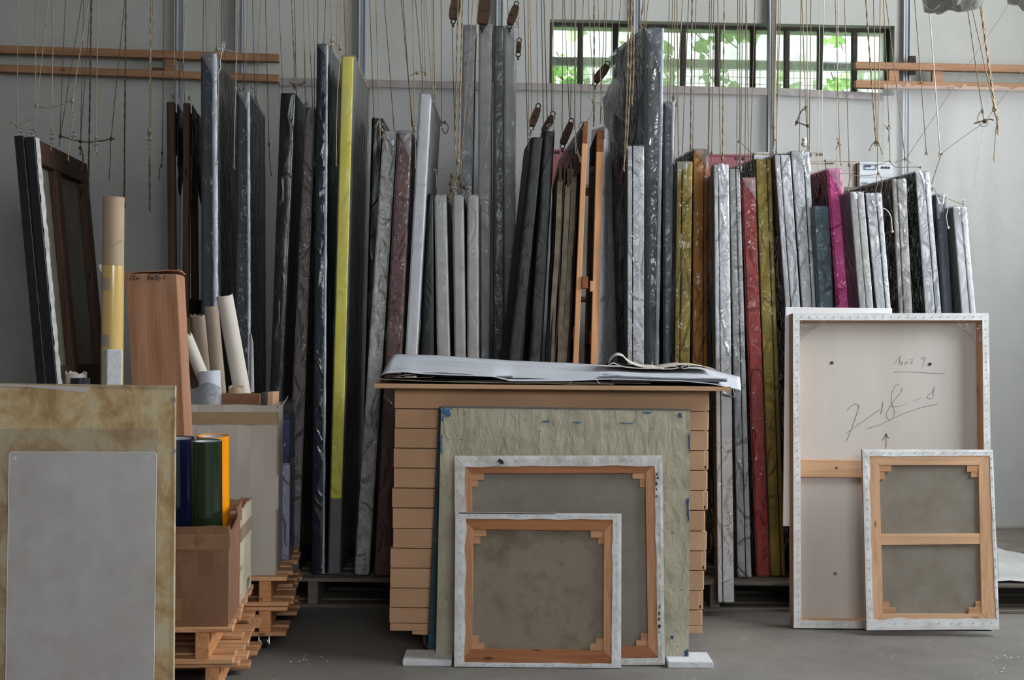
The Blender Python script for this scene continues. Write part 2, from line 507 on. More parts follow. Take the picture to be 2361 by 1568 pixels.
KR1, KR2 = S(206, 166, 132), S(192, 152, 120)
M = dict(
    wall=mat('plaster_wall', S(180, 180, 175), S(168, 168, 162), 0.9, 1.6, bump=0.35, bscale=75, bdist=0.006, rnd=False, specks=(90, 0.78, S(120, 118, 112))),
    wall2=mat('smooth_wall', S(132, 130, 126), S(118, 116, 112), 0.9, 1.2, bump=0.2, bscale=40, rnd=False),
    ceiling=mat('ceiling_paint', S(128, 126, 122), S(112, 110, 106), 0.95, 1.5, rnd=False),
    floor=None,
    steel=mat('galvanised_steel', S(178, 184, 190), S(158, 164, 170), 0.45, 9, metal=0.0, axis=(1, 1, 0.3), rnd=False),
    chrome=mat('zinc_metal', S(200, 204, 208), S(160, 164, 168), 0.3, 40, metal=1.0),
    darkmetal=mat('window_iron', S(52, 46, 40), S(34, 30, 27), 0.8, 60, bump=0.5, bscale=120, specks=(160, 0.66, S(120, 108, 92))),
    rail=wood('pine_rail', S(162, 122, 92), S(134, 98, 72), 'X'),
    pine=wood('pine_bar', S(170, 112, 76), S(146, 90, 58), 'X'),
    pinez=wood('pine_bar_upright', S(194, 142, 106), S(168, 114, 78), 'Z'),
    palepine=wood('pale_pine_bar', S(212, 172, 136), S(190, 146, 110), 'X'),
    palepinez=wood('pale_pine_upright', S(212, 168, 132), S(188, 140, 104), 'Z'),
    wedge=wood('beech_wedge', S(196, 148, 110), S(172, 122, 86), 'X', knots=False),
    orangewood=wood('orange_wood', S(236, 176, 126), S(224, 158, 110), 'Z', knots=False),
    endgrain=wood('end_grain', S(156, 96, 62), S(120, 70, 44), 'Y', knots=False),
    pallet=wood('pallet_board', S(212, 162, 120), S(180, 126, 86), 'X'),
    palletb=wood('pallet_block', S(206, 148, 102), S(170, 112, 72), 'Y'),
    oldpallet=wood('old_pallet_board', S(120, 112, 102), S(88, 80, 72), 'X'),
    darkwood=wood('dark_strainer_wood', S(90, 66, 52), S(62, 44, 34), 'Z'),
    brownwood=wood('pulley_wood', S(92, 68, 54), S(60, 44, 36), 'Z', knots=False),
    batten=wood('old_batten', S(112, 84, 62), S(80, 58, 42), 'Z', knots=False),
    jute=mat('jute_twine', S(178, 160, 134), S(134, 116, 92), 0.95, 160, axis=(1, 1, 1.8), lo=0.4, hi=0.6, spec=0.1),
    dkjute=mat('dark_twine', S(118, 102, 84), S(76, 64, 54), 0.95, 160, axis=(1, 1, 1.8), lo=0.4, hi=0.6, spec=0.1),
    greycord=mat('grey_cord', S(156, 144, 126), S(112, 102, 88), 0.95, 160, spec=0.1),
    whitecord=mat('white_cord', S(222, 220, 214), S(184, 182, 176), 0.9, 150, spec=0.15),
    kraft=mat('kraft_board', KR1, KR2, 0.85, 2.2, bump=0.1, bscale=300, spec=0.2),
    kraft2=mat('kraft_carton', S(140, 102, 80), S(126, 90, 68), 0.8, 2.0, axis=(3, 3, 0.6), bump=0.12, bscale=70, baxis=(3, 3, 0.1), spec=0.25),
    kraft3=mat('worn_kraft_carton', S(182, 136, 108), S(160, 116, 90), 0.8, 3.0, axis=(6, 6, 0.5), bump=0.3, bscale=120, baxis=(1.2, 1, 0.03), spec=0.25, streak=(S(160, 132, 114), (5, 5, 0.8), 1.6, 0.55, 0.8)),
    kraft_in=mat('kraft_inside', S(150, 116, 86), S(130, 98, 70), 0.9, 2),
    greycarton=mat('grey_carton', S(186, 179, 170), S(174, 166, 156), 0.85, 2, bump=0.12, bscale=90, baxis=(1, 1, 0.05), spec=0.2),
    beigecarton=mat('beige_carton', S(206, 196, 176), S(180, 166, 140), 0.85, 5, spec=0.2, streak=(S(120, 104, 84), (1, 4, 6), 2.0, 0.6, 0.7)),
    tape=mat('brown_tape', S(164, 140, 112), S(150, 126, 98), 0.22, 8, spec=0.5, bump=0.25, bscale=25),
    cleartape=mat('worn_clear_tape', S(156, 118, 92), S(144, 106, 80), 0.16, 8, spec=0.6, bump=0.4, bscale=22),
    whitecanvas=mat('primed_canvas', S(228, 230, 232), S(208, 208, 206), 0.75, 14, bump=0.35, bscale=28, specks=(110, 0.76, S(120, 118, 116)), spec=0.25),
    dirtycanvas=mat('stained_primed_canvas', S(224, 224, 222), S(186, 184, 178), 0.75, 22, bump=0.4, bscale=28, specks=(70, 0.73, S(70, 70, 74)), spec=0.25),
    linen=mat('raw_linen', S(144, 137, 126), S(132, 124, 112), 0.95, 9, bump=0.4, bscale=500, spec=0.1),
    stainlinen=mat('stained_linen', S(142, 132, 116), S(112, 98, 78), 0.95, 8.5, lo=0.3, hi=0.52, bump=0.4, bscale=500, spec=0.1),
    ply=mat('pale_plywood', S(206, 200, 194), S(198, 191, 184), 0.7, 1.2, axis=(5, 5, 0.5), bump=0.08, bscale=60, baxis=(6, 6, 0.4), spec=0.25),
    whiteedge=mat('white_edge', S(234, 236, 240), S(222, 224, 228), 0.6, 8, spec=0.35, bump=0.15, bscale=40),
    greyedge=mat('grey_edge', S(198, 197, 195), S(180, 178, 176), 0.65, 8, spec=0.35),
    warmgrey=mat('warm_grey_edge', S(196, 193, 186), S(176, 172, 164), 0.6, 7, spec=0.35),
    yellow=mat('yellow_edge', S(246, 236, 70), S(236, 222, 54), 0.6, 6, spec=0.35, bump=0.1, bscale=30),
    ochre=mat('ochre_edge', S(186, 160, 62), S(160, 134, 44), 0.6, 6, spec=0.35),
    orange=mat('orange_brown_edge', S(214, 142, 48), S(184, 114, 36), 0.6, 6, spec=0.35),
    red=mat('red_edge', S(176, 46, 38), S(150, 36, 30), 0.5, 6, spec=0.4),
    pink=mat('pink_edge', S(250, 78, 168), S(240, 62, 156), 0.5, 6, spec=0.4),
    pinkside=mat('pink_side', S(178, 104, 128), S(140, 76, 100), 0.6, 4),
    maroon=mat('maroon_edge', S(124, 82, 80), S(100, 66, 66), 0.5, 5, spec=0.45),
    mauve=mat('mauve_edge', S(146, 130, 130), S(120, 106, 108), 0.55, 5, axis=(1, 1, 0.4), spec=0.4),
    navy=mat('navy_edge', S(52, 62, 92), S(36, 44, 70), 0.5, 5, spec=0.4),
    slate=mat('slate_edge', S(46, 52, 60), S(36, 41, 48), 0.4, 5, axis=(1, 1, 0.3), spec=0.5),
    teal=mat('blue_green_edge', S(80, 106, 120), S(46, 66, 80), 0.5, 6, spec=0.45),
    green=mat('green_edge', S(58, 98, 74), S(44, 78, 58), 0.6, 4),
    darkface=mat('dark_face', S(30, 29, 29), S(20, 19, 20), 0.6, 3),
    brownface=mat('brown_face', S(84, 68, 58), S(58, 47, 41), 0.6, 3),
    greyface=mat('grey_face', S(104, 102, 100), S(76, 74, 73), 0.6, 3),
    gap=mat('shadow_gap', S(34, 32, 32), S(24, 23, 23), 0.9, 4),
    rawcanvas=mat('raw_canvas_edge', S(186, 172, 150), S(150, 136, 116), 0.95, 18, bump=0.4, bscale=60, spec=0.1),
    black=mat('black_paint', S(30, 30, 32), S(20, 20, 22), 0.5, 20, bump=0.5, bscale=50, spec=0.4),
    rubber=mat('rubber', S(34, 34, 36), S(24, 24, 26), 0.7, 20),
    foam=mat('polystyrene', S(226, 228, 232), S(208, 210, 214), 0.85, 70, bump=0.25, bscale=140, specks=(70, 0.8, S(140, 140, 146))),
    whiteboard=mat('white_board', S(232, 234, 238), S(222, 224, 228), 0.6, 3),
    paper=mat('white_paper', S(210, 212, 220), S(190, 194, 204), 0.8, 3.5, axis=(1, 2.5, 1), streak=(S(188, 202, 208), (1.2, 5, 5), 2.2, 0.55, 0.75), spec=0.2),
    paper2=mat('grey_sheet', S(136, 138, 144), S(112, 114, 118), 0.8, 4, spec=0.2),
    paper3=mat('dark_sheet', S(86, 84, 84), S(66, 64, 64), 0.85, 5, spec=0.2),
    paper4=mat('beige_sheet', S(186, 178, 160), S(166, 158, 140), 0.85, 5, spec=0.2),
    cloth=mat('cream_cloth', S(212, 206, 194), S(196, 188, 174), 0.9, 20, bump=0.3, bscale=300, spec=0.1),
    rollwhite=mat('white_paper_roll', S(216, 208, 198), S(204, 196, 184), 0.8, 2.5, spec=0.25),
    rollbeige=mat('beige_paper_roll', S(176, 160, 142), S(156, 138, 120), 0.85, 4, spec=0.2),
    rollbrown=mat('brown_paper_roll', S(138, 116, 98), S(108, 88, 72), 0.9, 9, spec=0.2),
    rollbluish=mat('cool_white_roll', S(206, 210, 218), S(192, 196, 206), 0.7, 2.5, spec=0.3),
    core=mat('cardboard_core', S(184, 164, 140), S(170, 148, 124), 0.8, 3, spec=0.25),
    straw=mat('straw_film_roll', S(222, 190, 122), S(208, 172, 100), 0.12, 2.5, axis=(3, 3, 0.3), spec=0.7, coat=0.6),
    vnavy=mat('navy_vinyl', S(22, 28, 60), S(14, 18, 42), 0.12, 3, spec=0.6, coat=0.5),
    vgreen=mat('green_vinyl', S(36, 54, 34), S(28, 42, 28), 0.12, 3, axis=(4, 4, 0.2), spec=0.6, coat=0.5),
    vorange=mat('orange_vinyl', S(255, 166, 22), S(248, 152, 14), 0.15, 3, spec=0.5, coat=0.4),
    vblack=mat('black_vinyl', S(48, 52, 62), S(34, 38, 46), 0.2, 3, spec=0.5),
    bluebox=mat('blue_printed_box', S(26, 44, 118), S(18, 30, 88), 0.3, 3, spec=0.5),
    lilacbox=mat('lilac_printed_box', S(164, 166, 190), S(140, 142, 168), 0.35, 4, spec=0.5),
    ink=mat('ink', S(36, 34, 36), S(28, 26, 28), 0.6, 30),
    inkblue=mat('blue_ink', S(70, 84, 130), S(58, 70, 112), 0.6, 30),
    pencil=mat('pencil_line', S(120, 116, 112), S(96, 92, 90), 0.8, 60),
    pencildark=mat('dark_pencil_line', S(70, 66, 64), S(54, 50, 50), 0.8, 60),
    pinkbox=mat('dusty_pink_box', S(150, 92, 100), S(136, 80, 88), 0.7, 3),
    greybox=mat('grey_archive_box', S(178, 172, 164), S(164, 158, 150), 0.75, 3),
    palebox=mat('pale_archive_box', S(196, 202, 206), S(182, 188, 192), 0.7, 3),
    leaf=None, plinth=mat('plinth_concrete', S(150, 144, 134), S(124, 118, 108), 0.9, 4, axis=(1, 1, 4), bump=0.3, bscale=30),
    tarp=mat('grey_tarp', S(190, 190, 188), S(168, 168, 166), 0.6, 6),
    redplastic=mat('red_plastic', S(190, 40, 40), S(170, 32, 32), 0.5, 5),
    amber=mat('dry_tape', S(214, 188, 150), S(196, 168, 130), 0.7, 10),
)
M['clear'] = film('clear_wrap', (0.97, 0.98, 0.99, 1), 0.02, (0.85, 0.87, 0.9, 1), rough=0.1, wr=0.5, sc=(1, 1, 0.7), ws=11.0, gmax=0.68, ior=1.38, cr=0.95)
M['mist'] = film('misty_wrap', (0.98, 0.98, 0.99, 1), 0.1, (0.8, 0.82, 0.85, 1), 0.16, 0.4, gmax=0.6, ior=1.36, cr=0.6)
M['milky'] = film('milky_wrap', (0.9, 0.91, 0.93, 1), 0.38, (0.5, 0.52, 0.54, 1), 0.22, 0.4)
M['silver'] = film('silvery_wrap', (0.9, 0.92, 0.95, 1), 0.06, (0.5, 0.54, 0.6, 1), 0.18, 0.4, gmax=0.6, ior=1.45, cr=0.6)
M['gleam'] = film('painted_gleam', (0.85, 0.88, 0.93, 1), 0.55, (0.74, 0.8, 0.92, 1), 0.2, 0.5, gmax=0.9, ior=1.6, cr=0.5, crs=12.0)  # pale haze colour stands in for the lit edge of the film
M['crinkle'] = film('crinkled_silver_wrap', (0.86, 0.89, 0.92, 1), 0.2, (0.5, 0.54, 0.58, 1), 0.14, 0.5, (1, 1, 0.9), 7.0, gmax=0.9, ior=1.5, cr=1.0, crs=7.0)
M['smoke'] = film('smoky_wrap', (0.62, 0.64, 0.66, 1), 0.3, (0.2, 0.21, 0.22, 1), 0.2, 0.5)
M['covermilky'] = film('milky_cover', (0.85, 0.86, 0.88, 1), 0.62, (0.46, 0.48, 0.52, 1), 0.22, 0.5, cr=0.5)
M['coversmoke'] = film('smoky_cover', (0.6, 0.6, 0.6, 1), 0.72, (0.15, 0.148, 0.145, 1), 0.25, 0.5, gmax=0.4, cr=0.4)
M['wallfilm'] = film('dust_sheet', (0.985, 0.985, 0.985, 1), 0.13, (0.8, 0.81, 0.82, 1), 0.35, 0.3, (0.6, 1, 0.25), 5.0, var=0.06, gmax=0.4)
M['hem'] = film('dust_sheet_hem', (0.8, 0.79, 0.79, 1), 0.9, (0.3, 0.275, 0.27, 1), 0.3, 0.3)
M['frost'] = film('frosted_acrylic', (0.98, 0.97, 0.97, 1), 0.44, (0.92, 0.89, 0.88, 1), 0.35, 0.03, var=0.22, gmax=0.4)
M['thinsheet'] = film('thin_clear_sheet', (0.98, 0.98, 0.98, 1), 0.05, (0.6, 0.58, 0.55, 1), 0.25, 0.05, gmax=0.4)
M['blackfilm'] = poly_film('black_polythene', S(24, 26, 27), 0.3, 0.55, cr=0.2)
M['bluefilm'] = poly_film('blue_black_polythene', S(40, 47, 58), 0.22)
M['greenfilm'] = poly_film('dark_green_polythene', S(28, 32, 30), 0.42, 0.45, spec=0.4, cr=0.14)

# ================================================================ special surface materials
def floor_material():
    m, nt, N, L = _nt('concrete_floor')
    out = N.new('ShaderNodeOutputMaterial')
    b = N.new('ShaderNodeBsdfPrincipled')
    L.new(b.outputs[0], out.inputs[0])
    b.inputs['Roughness'].default_value = 0.62
    b.inputs['Specular IOR Level'].default_value = 0.35
    v = _coords(N, L, (1, 1, 1), False)
    base = _ramp(N, L, _noise(N, L, v, 1.4, 7, 0.65), [(0.3, S(104, 101, 97)), (0.55, S(126, 123, 118)), (0.75, S(142, 139, 134))])
    fine = _ramp(N, L, _noise(N, L, v, 60, 4, 0.7), [(0.3, (0.88, 0.88, 0.88, 1)), (0.7, (1.08, 1.08, 1.08, 1))])
    col = _mixc(N, L, 1.0, base, fine, 'MULTIPLY')
    sp = _ramp(N, L, _noise(N, L, v, 22, 3, 0.6, 1.0), [(0.70, (0, 0, 0, 1)), (0.76, (1, 1, 1, 1))])
    col = _mixc(N, L, sp, col, S(176, 172, 166))
    dk = _ramp(N, L, _noise(N, L, _coords(N, L, (1.6, 0.7, 1), False), 13, 4, 0.6, 2.0), [(0.74, (0, 0, 0, 1)), (0.79, (1, 1, 1, 1))])
    col = _mixc(N, L, dk, col, S(66, 62, 58))
    L.new(col, b.inputs['Base Color'])
    L.new(_bump(N, L, _noise(N, L, v, 45, 5, 0.7), 0.25, 0.004), b.inputs['Normal'])
    return m


def parchment_material():
    m, nt, N, L = _nt('mottled_parchment')
    out = N.new('ShaderNodeOutputMaterial')
    b = N.new('ShaderNodeBsdfPrincipled')
    L.new(b.outputs[0], out.inputs[0])
    b.inputs['Roughness'].default_value = 0.6
    v = _coords(N, L, (1, 1, 0.9), False)
    col = _ramp(N, L, _noise(N, L, v, 7.0, 7, 0.65, 0.6), [(0.36, S(176, 140, 92)), (0.47, S(208, 176, 128)), (0.56, S(220, 200, 160)), (0.66, S(208, 202, 182))])
    g = _ramp(N, L, _noise(N, L, _coords(N, L, (1, 1, 0.3), False), 90, 3), [(0.3, (0.9, 0.9, 0.9, 1)), (0.7, (1.06, 1.06, 1.06, 1))])
    L.new(_mixc(N, L, 1.0, col, g, 'MULTIPLY'), b.inputs['Base Color'])
    return m


def painted_panel_material():
    m, nt, N, L = _nt('cream_paint_blue_marks')
    out = N.new('ShaderNodeOutputMaterial')
    b = N.new('ShaderNodeBsdfPrincipled')
    L.new(b.outputs[0], out.inputs[0])
    b.inputs['Roughness'].default_value = 0.5
    v = _coords(N, L, (1, 1, 1), False)
    col = _ramp(N, L, _noise(N, L, v, 7, 6, 0.6), [(0.3, S(150, 144, 124)), (0.5, S(174, 167, 144)), (0.7, S(182, 176, 154))])
    st = _ramp(N, L, _noise(N, L, _coords(N, L, (2.2, 2.2, 9), False), 6, 5, 0.7, 0.4), [(0.74, (0, 0, 0, 1)), (0.80, (1, 1, 1, 1))])
    col = _mixc(N, L, st, col, S(70, 108, 126))
    sp = _ramp(N, L, _noise(N, L, v, 90, 3, 0.6), [(0.66, (0, 0, 0, 1)), (0.73, (1, 1, 1, 1))])
    col = _mixc(N, L, sp, col, S(74, 92, 96))
    L.new(col, b.inputs['Base Color'])
    w = _noise(N, L, _coords(N, L, (1.0, 1.0, 0.42), False), 30, 3, 0.5, 0.8)
    L.new(_bump(N, L, w, 0.55, 0.012), b.inputs['Normal'])
    return m


def edge_paint_material():
    return mat('blue_green_paint', S(38, 74, 78), S(24, 48, 50), 0.5, 9, streak=(S(40, 92, 140), (1, 1, 1), 7, 0.6, 0.7), bump=0.3, bscale=60)


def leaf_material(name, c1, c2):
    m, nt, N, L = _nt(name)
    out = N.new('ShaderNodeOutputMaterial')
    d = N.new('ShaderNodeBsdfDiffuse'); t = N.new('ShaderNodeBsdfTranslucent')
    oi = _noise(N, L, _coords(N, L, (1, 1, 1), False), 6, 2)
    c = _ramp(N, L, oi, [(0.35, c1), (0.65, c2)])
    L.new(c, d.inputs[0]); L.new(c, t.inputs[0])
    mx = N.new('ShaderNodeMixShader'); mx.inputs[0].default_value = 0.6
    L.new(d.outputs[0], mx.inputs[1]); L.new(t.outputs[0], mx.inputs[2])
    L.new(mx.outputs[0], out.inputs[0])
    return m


def pane_material(name, haze):
    m, nt, N, L = _nt(name)
    out = N.new('ShaderNodeOutputMaterial')
    tr = N.new('ShaderNodeBsdfTransparent')
    tr.inputs[0].default_value = (0.93, 0.97, 0.95, 1)
    tl = N.new('ShaderNodeBsdfTranslucent'); tl.inputs[0].default_value = (0.26, 0.28, 0.22, 1)
    gl = N.new('ShaderNodeBsdfGlossy'); gl.inputs['Roughness'].default_value = 0.15
    f = _ramp(N, L, _noise(N, L, _coords(N, L, (1, 1, 1)), 7, 4), [(0.3, (haze * 0.75,) * 3 + (1,)), (0.7, (min(1, haze * 1.2),) * 3 + (1,))])
    m1 = N.new('ShaderNodeMixShader')
    L.new(f, m1.inputs[0]); L.new(tr.outputs[0], m1.inputs[1]); L.new(tl.outputs[0], m1.inputs[2])
    m2 = N.new('ShaderNodeMixShader'); m2.inputs[0].default_value = 0.05
    L.new(m1.outputs[0], m2.inputs[1]); L.new(gl.outputs[0], m2.inputs[2])
    L.new(m2.outputs[0], out.inputs[0])
    return m


M['floor'] = floor_material()
M['parchment'] = parchment_material()
M['panelcream'] = painted_panel_material()
M['edgepaint'] = edge_paint_material()
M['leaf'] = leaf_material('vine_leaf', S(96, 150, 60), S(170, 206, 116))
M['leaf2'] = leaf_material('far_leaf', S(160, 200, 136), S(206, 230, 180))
M['paneclear'] = pane_material('clear_pane', 0.06)
M['panefrost'] = pane_material('dusty_pane', 0.5)

# ================================================================ room shell
WK = 0.05
W = Plane(8.3, 0.0, WK)
WANG = math.atan(WK)
WN = math.sqrt(1 + WK * WK)
XR, XL, YF, CEIL = 4.1, -4.6, -3.0, 4.6


def wl(g):
    """wall-local (s along the wall, depth behind its inner face, z) to world"""
    return xf(g, (0, 8.3, 0), WANG)


def ws(px, py):
    p = W(px, py)
    return p.x * WN, p.z


def struct(name, g, m, **kw):
    t = Thing(name, kind='structure')
    t.part(name, g, m, **kw)
    return t.build()


def holed(s0, s1, z0, z1, hs0, hs1, hz0, hz1, d0, d1):
    return cat(box(s0, hs0, d0, d1, z0, z1), box(hs1, s1, d0, d1, z0, z1), box(hs0, hs1, d0, d1, z0, hz0), box(hs0, hs1, d0, d1, hz1, z1))


struct('floor', box(XL - 0.2, XR + 0.2, YF - 0.2, 9.1, -0.12, 0.0), M['floor'])
struct('ceiling', box(XL - 0.2, XR + 0.2, YF - 0.2, 9.1, CEIL, CEIL + 0.15), M['ceiling'])
hs0 = ws(1267, 130)[0]
hs1 = ws(2062, 130)[0]
hz1 = ws(1665, 52)[1]
hz0 = ws(1665, 214)[1]
struct('wall_back', wl(holed(-4.9, 4.9, 0, CEIL, hs0, hs1, hz0, hz1, 0.0, 0.3)), M['wall'])
struct('wall_left', box(XL - 0.2, XL, YF, 9.0, 0, CEIL), M['wall2'])
# right wall with the tall shop window, front wall with the rear window
struct('wall_right', xf(holed(YF, 9.0, 0, CEIL, 3.4, 6.8, 1.8, 4.2, 0.0, 0.2), (XR + 0.2, 0, 0), math.pi / 2), M['wall2'])
struct('wall_front', xf(holed(XL, XR, 0, CEIL, 0.1, 3.1, 1.8, 3.6, 0.0, 0.2), (0, YF - 0.2, 0)), M['wall2'])
struct('trim_1', wl(box(-4.6, 4.5, -0.8, 0.0, 0.0, 0.12)), M['plinth'])

t = Thing('window_2', kind='structure')
for yy in (3.4, 4.24, 5.08, 5.92, 6.76):
    t.part('mullion', box(XR + 0.06, XR + 0.1, yy, yy + 0.04, 1.8, 4.2), M['darkmetal'])
for zz in (1.8, 2.98, 4.16):
    t.part('transom', box(XR + 0.06, XR + 0.1, 3.4, 6.8, zz, zz + 0.04), M['darkmetal'])
t.build()
t = Thing('window_3', kind='structure')
for xx in (0.1, 1.1, 2.1, 3.06):
    t.part('mullion', box(xx, xx + 0.04, YF - 0.14, YF - 0.1, 1.8, 3.6), M['darkmetal'])
for zz in (1.8, 3.56):
    t.part('transom', box(0.1, 3.1, YF - 0.14, YF - 0.1, zz, zz + 0.04), M['darkmetal'])
t.build()

# ---- strip window of the back wall: iron frame, ten panes
t = Thing('window_1', kind='structure')
WF = Plane(8.3 + 0.10, 0, WK)


def fs(px):
    return WF(px, 130).x * WN


fz1 = WF(1665, 62).z
fz0 = WF(1665, 216).z
mull = [1268, 1340, 1421, 1500, 1577, 1657, 1738, 1816, 1893, 1972, 2050]
ms = [fs(p) for p in mull]
wid = 0.045
for i, s in enumerate(ms):
    a = wid * (0.7 if 0 < i < 10 else 0.9)
    t.part('mullion', bev(wl(box(s - a / 2, s + a / 2, 0.09, 0.13, fz0 + 0.001, fz1)), 0.004), M['darkmetal'])
t.part('head_bar', wl(grid(lambda u, v: (ms[0] + (ms[-1] - ms[0]) * u, 0.085, fz1 - 0.012 + 0.03 * v + (0.007 * mnoise.noise(Vector((u * 60, 0, 3))) if v < 0.5 else 0)), 90, 1, (0, 0.05, 0))), M['darkmetal'])
t.part('sill_bar', wl(box(ms[0], ms[-1], 0.085, 0.135, fz0 - 0.03, fz0)), M['darkmetal'])
for i in range(10):
    m_ = M['paneclear'] if i in (0, 8) else M['panefrost']
    t.part('pane', wl(box(ms[i] + wid * 0.3, ms[i + 1] - wid * 0.3, 0.108, 0.112, fz0, fz1)), m_)
t.build()

# ---- outside the strip window: pipe, wire mesh, climbing vine, trees
po = WF(1665, 124).z
single('outdoor_pipe', tube([wl(([Vector((s, 0.42, po))], []))[0][0] for s in (0.0, 1.2, 2.6)], 0.03, 12), M['vblack'],
       'dark horizontal pipe running outside behind the strip window', 'pipe', smooth=True)
gs = []
for i in range(60):
    s = 0.1 + i * 0.042
    gs.append(box(s, s + 0.003, 0.36, 0.363, 2.3, po))
for i in range(14):
    z = 2.32 + i * 0.042
    gs.append(box(0.1, 2.6, 0.36, 0.363, z, z + 0.003))
t = Thing('wire_mesh', 'fine wire mesh panel outside the lower half of the strip window', 'wire mesh')
t.part('wire_mesh', wl(cat(*gs)), M['steel'])
t.build()


def leaf_cloud(n, fn, size, seed):
    R = random.Random(seed)
    V, Fc = [], []
    for _ in range(n):
        c = Vector(fn(R))
        s = size * R.uniform(0.6, 1.3)
        q = Matrix.Rotation(R.uniform(-1.0, 1.0), 3, 'X') @ Matrix.Rotation(R.uniform(-1.0, 1.0), 3, 'Z') @ Matrix.Rotation(R.uniform(0, 6.28), 3, 'Y')
        pts = [(0, 0, -1), (0.75, 0.08, -0.55), (0.9, 0.1, 0.1), (0.35, 0, 0.45), (0, -0.08, 1), (-0.35, 0, 0.45), (-0.9, 0.1, 0.1), (-0.75, 0.08, -0.55)]
        o = len(V)
        V += [c + q @ (Vector(p) * s) for p in pts]
        Fc += [(o, o + 1, o + 2, o + 3, o + 4), (o, o + 4, o + 5, o + 6, o + 7)]
    return V, Fc


# leaf clusters at the window spots where they show
spots = [(1290, 175, 30, 22, 26), (1300, 150, 34, 22, 14), (1310, 195, 40, 14, 20), (1480, 108, 40, 14, 16), (1535, 110, 24, 12, 9), (1620, 105, 22, 13, 16), (1672, 85, 40, 16, 22), (1720, 84, 24, 12, 12),
         (1618, 148, 8, 18, 9), (1690, 198, 22, 8, 9), (1540, 185, 16, 26, 14), (1440, 150, 30, 40, 14), (1640, 180, 40, 20, 8), (1790, 190, 20, 20, 6), (1930, 195, 30, 18, 18), (1925, 90, 36, 20, 12), (1545, 150, 18, 30, 10)]
vine = []
for k, (px, py, rx, ry, n) in enumerate(spots):
    def fn(R, px=px, py=py, rx=rx, ry=ry):
        pl = Plane(8.3 + R.uniform(0.6, 1.0), 0, WK)
        return pl(px + R.gauss(0, 0.55) * rx, py + R.gauss(0, 0.55) * ry)
    vine.append(leaf_cloud(n, fn, 0.03, 40 + k))
t = Thing('climbing_vine', 'green leafy vine seen through the strip window', 'vine')
t.part('leaves', cat(*vine), M['leaf'], kind='stuff')
st = []
for k, (px, py, rx, ry, n) in enumerate(spots):
    pl = Plane(8.3 + 0.8, 0, WK)
    st.append(tube([pl(px + rx * 0.6 * (j - 2) / 2 + 4 * math.sin(j * 2 + k), py - 30 + 14 * j) for j in range(5)], 0.004, 5))
t.part('stem', cat(*st), M['brownwood'], kind='stuff')
for xx in (0.5, 1.4, 2.3):
    t.part('trunk', tube([(xx, 9.35, -0.12), (xx + 0.05, 9.3, 1.2), (xx - 0.03, 9.25, 2.55)], 0.012, 6), M['brownwood'])
t.build()
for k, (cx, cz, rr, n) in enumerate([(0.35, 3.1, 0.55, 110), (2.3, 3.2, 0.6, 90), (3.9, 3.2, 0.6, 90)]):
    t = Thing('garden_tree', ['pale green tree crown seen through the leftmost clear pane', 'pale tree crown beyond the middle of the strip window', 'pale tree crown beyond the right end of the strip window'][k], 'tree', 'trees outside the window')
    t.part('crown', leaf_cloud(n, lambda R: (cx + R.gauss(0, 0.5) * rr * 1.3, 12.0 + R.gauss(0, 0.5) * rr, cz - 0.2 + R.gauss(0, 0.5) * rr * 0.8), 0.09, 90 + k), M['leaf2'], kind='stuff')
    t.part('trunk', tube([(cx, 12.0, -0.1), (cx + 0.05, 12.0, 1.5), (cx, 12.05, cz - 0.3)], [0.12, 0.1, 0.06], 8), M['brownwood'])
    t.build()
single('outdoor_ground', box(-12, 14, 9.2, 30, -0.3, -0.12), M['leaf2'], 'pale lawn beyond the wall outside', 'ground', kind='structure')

# ---- galvanised posts on the back wall
post_lab = ['galvanised wall post above the paired dark wooden strainers', 'galvanised wall post right of the tall blue-black wrapped canvas', 'galvanised wall post just right of the yellow canvas',
            'galvanised wall post rising behind the tall grey wrapped canvases', 'galvanised wall post crossing the left part of the strip window', 'galvanised wall post in front of the right part of the strip window',
            'galvanised wall post right of the strip window with a red clip']
for i, (px, hw, off) in enumerate([(417, 8, 0.026), (552, 8, 0.026), (835, 8.5, 0.026), (1151, 8.5, 0.026), (1466, 8.5, 0.026), (1775, 8, 0.05), (2086, 8.5, 0.026)]):
    t = Thing('wall_post', post_lab[i], 'post', 'galvanised posts on the back wall')
    c = W(px, 200)
    s = c.x * WN
    h = 0.021
    t.part('channel', wl(cat(box(s - h, s + h, -off + 0.002, -off + 0.006, 0.125, CEIL - 0.001), box(s - h, s - h + 0.006, -off - 0.012, 0.0 - 0.001, 0.125, CEIL - 0.001), box(s + h - 0.006, s + h, -off - 0.012, -0.001, 0.125, CEIL - 0.001))), M['steel'])
    t.part('rib', wl(box(s - 0.003, s + 0.003, -off - 0.004, -off + 0.003, 0.125, CEIL - 0.001)), M['steel'])
    if i == 6:
        z = W(2090, 160).z
        t.part('clip', bev(wl(box(s - 0.012, s + 0.034, -off - 0.075, -off - 0.055, z - 0.05, z + 0.06)), 0.004), M['darkmetal'], label='black clamp')
        t.part('clip_grip', bev(wl(box(s + 0.018, s + 0.034, -off - 0.082, -off - 0.075, z - 0.012, z + 0.012)), 0.002), M['redplastic'], label='red grip')
    t.build()

# ---- wooden rails
def px_board(pl, x0, x1, yl0, yl1, yr0, yr1, off, th):
    return bev(prism(pl, [(x0, yl1), (x1, yr1), (x1, yr0), (x0, yl0)], off, th), 0.003)


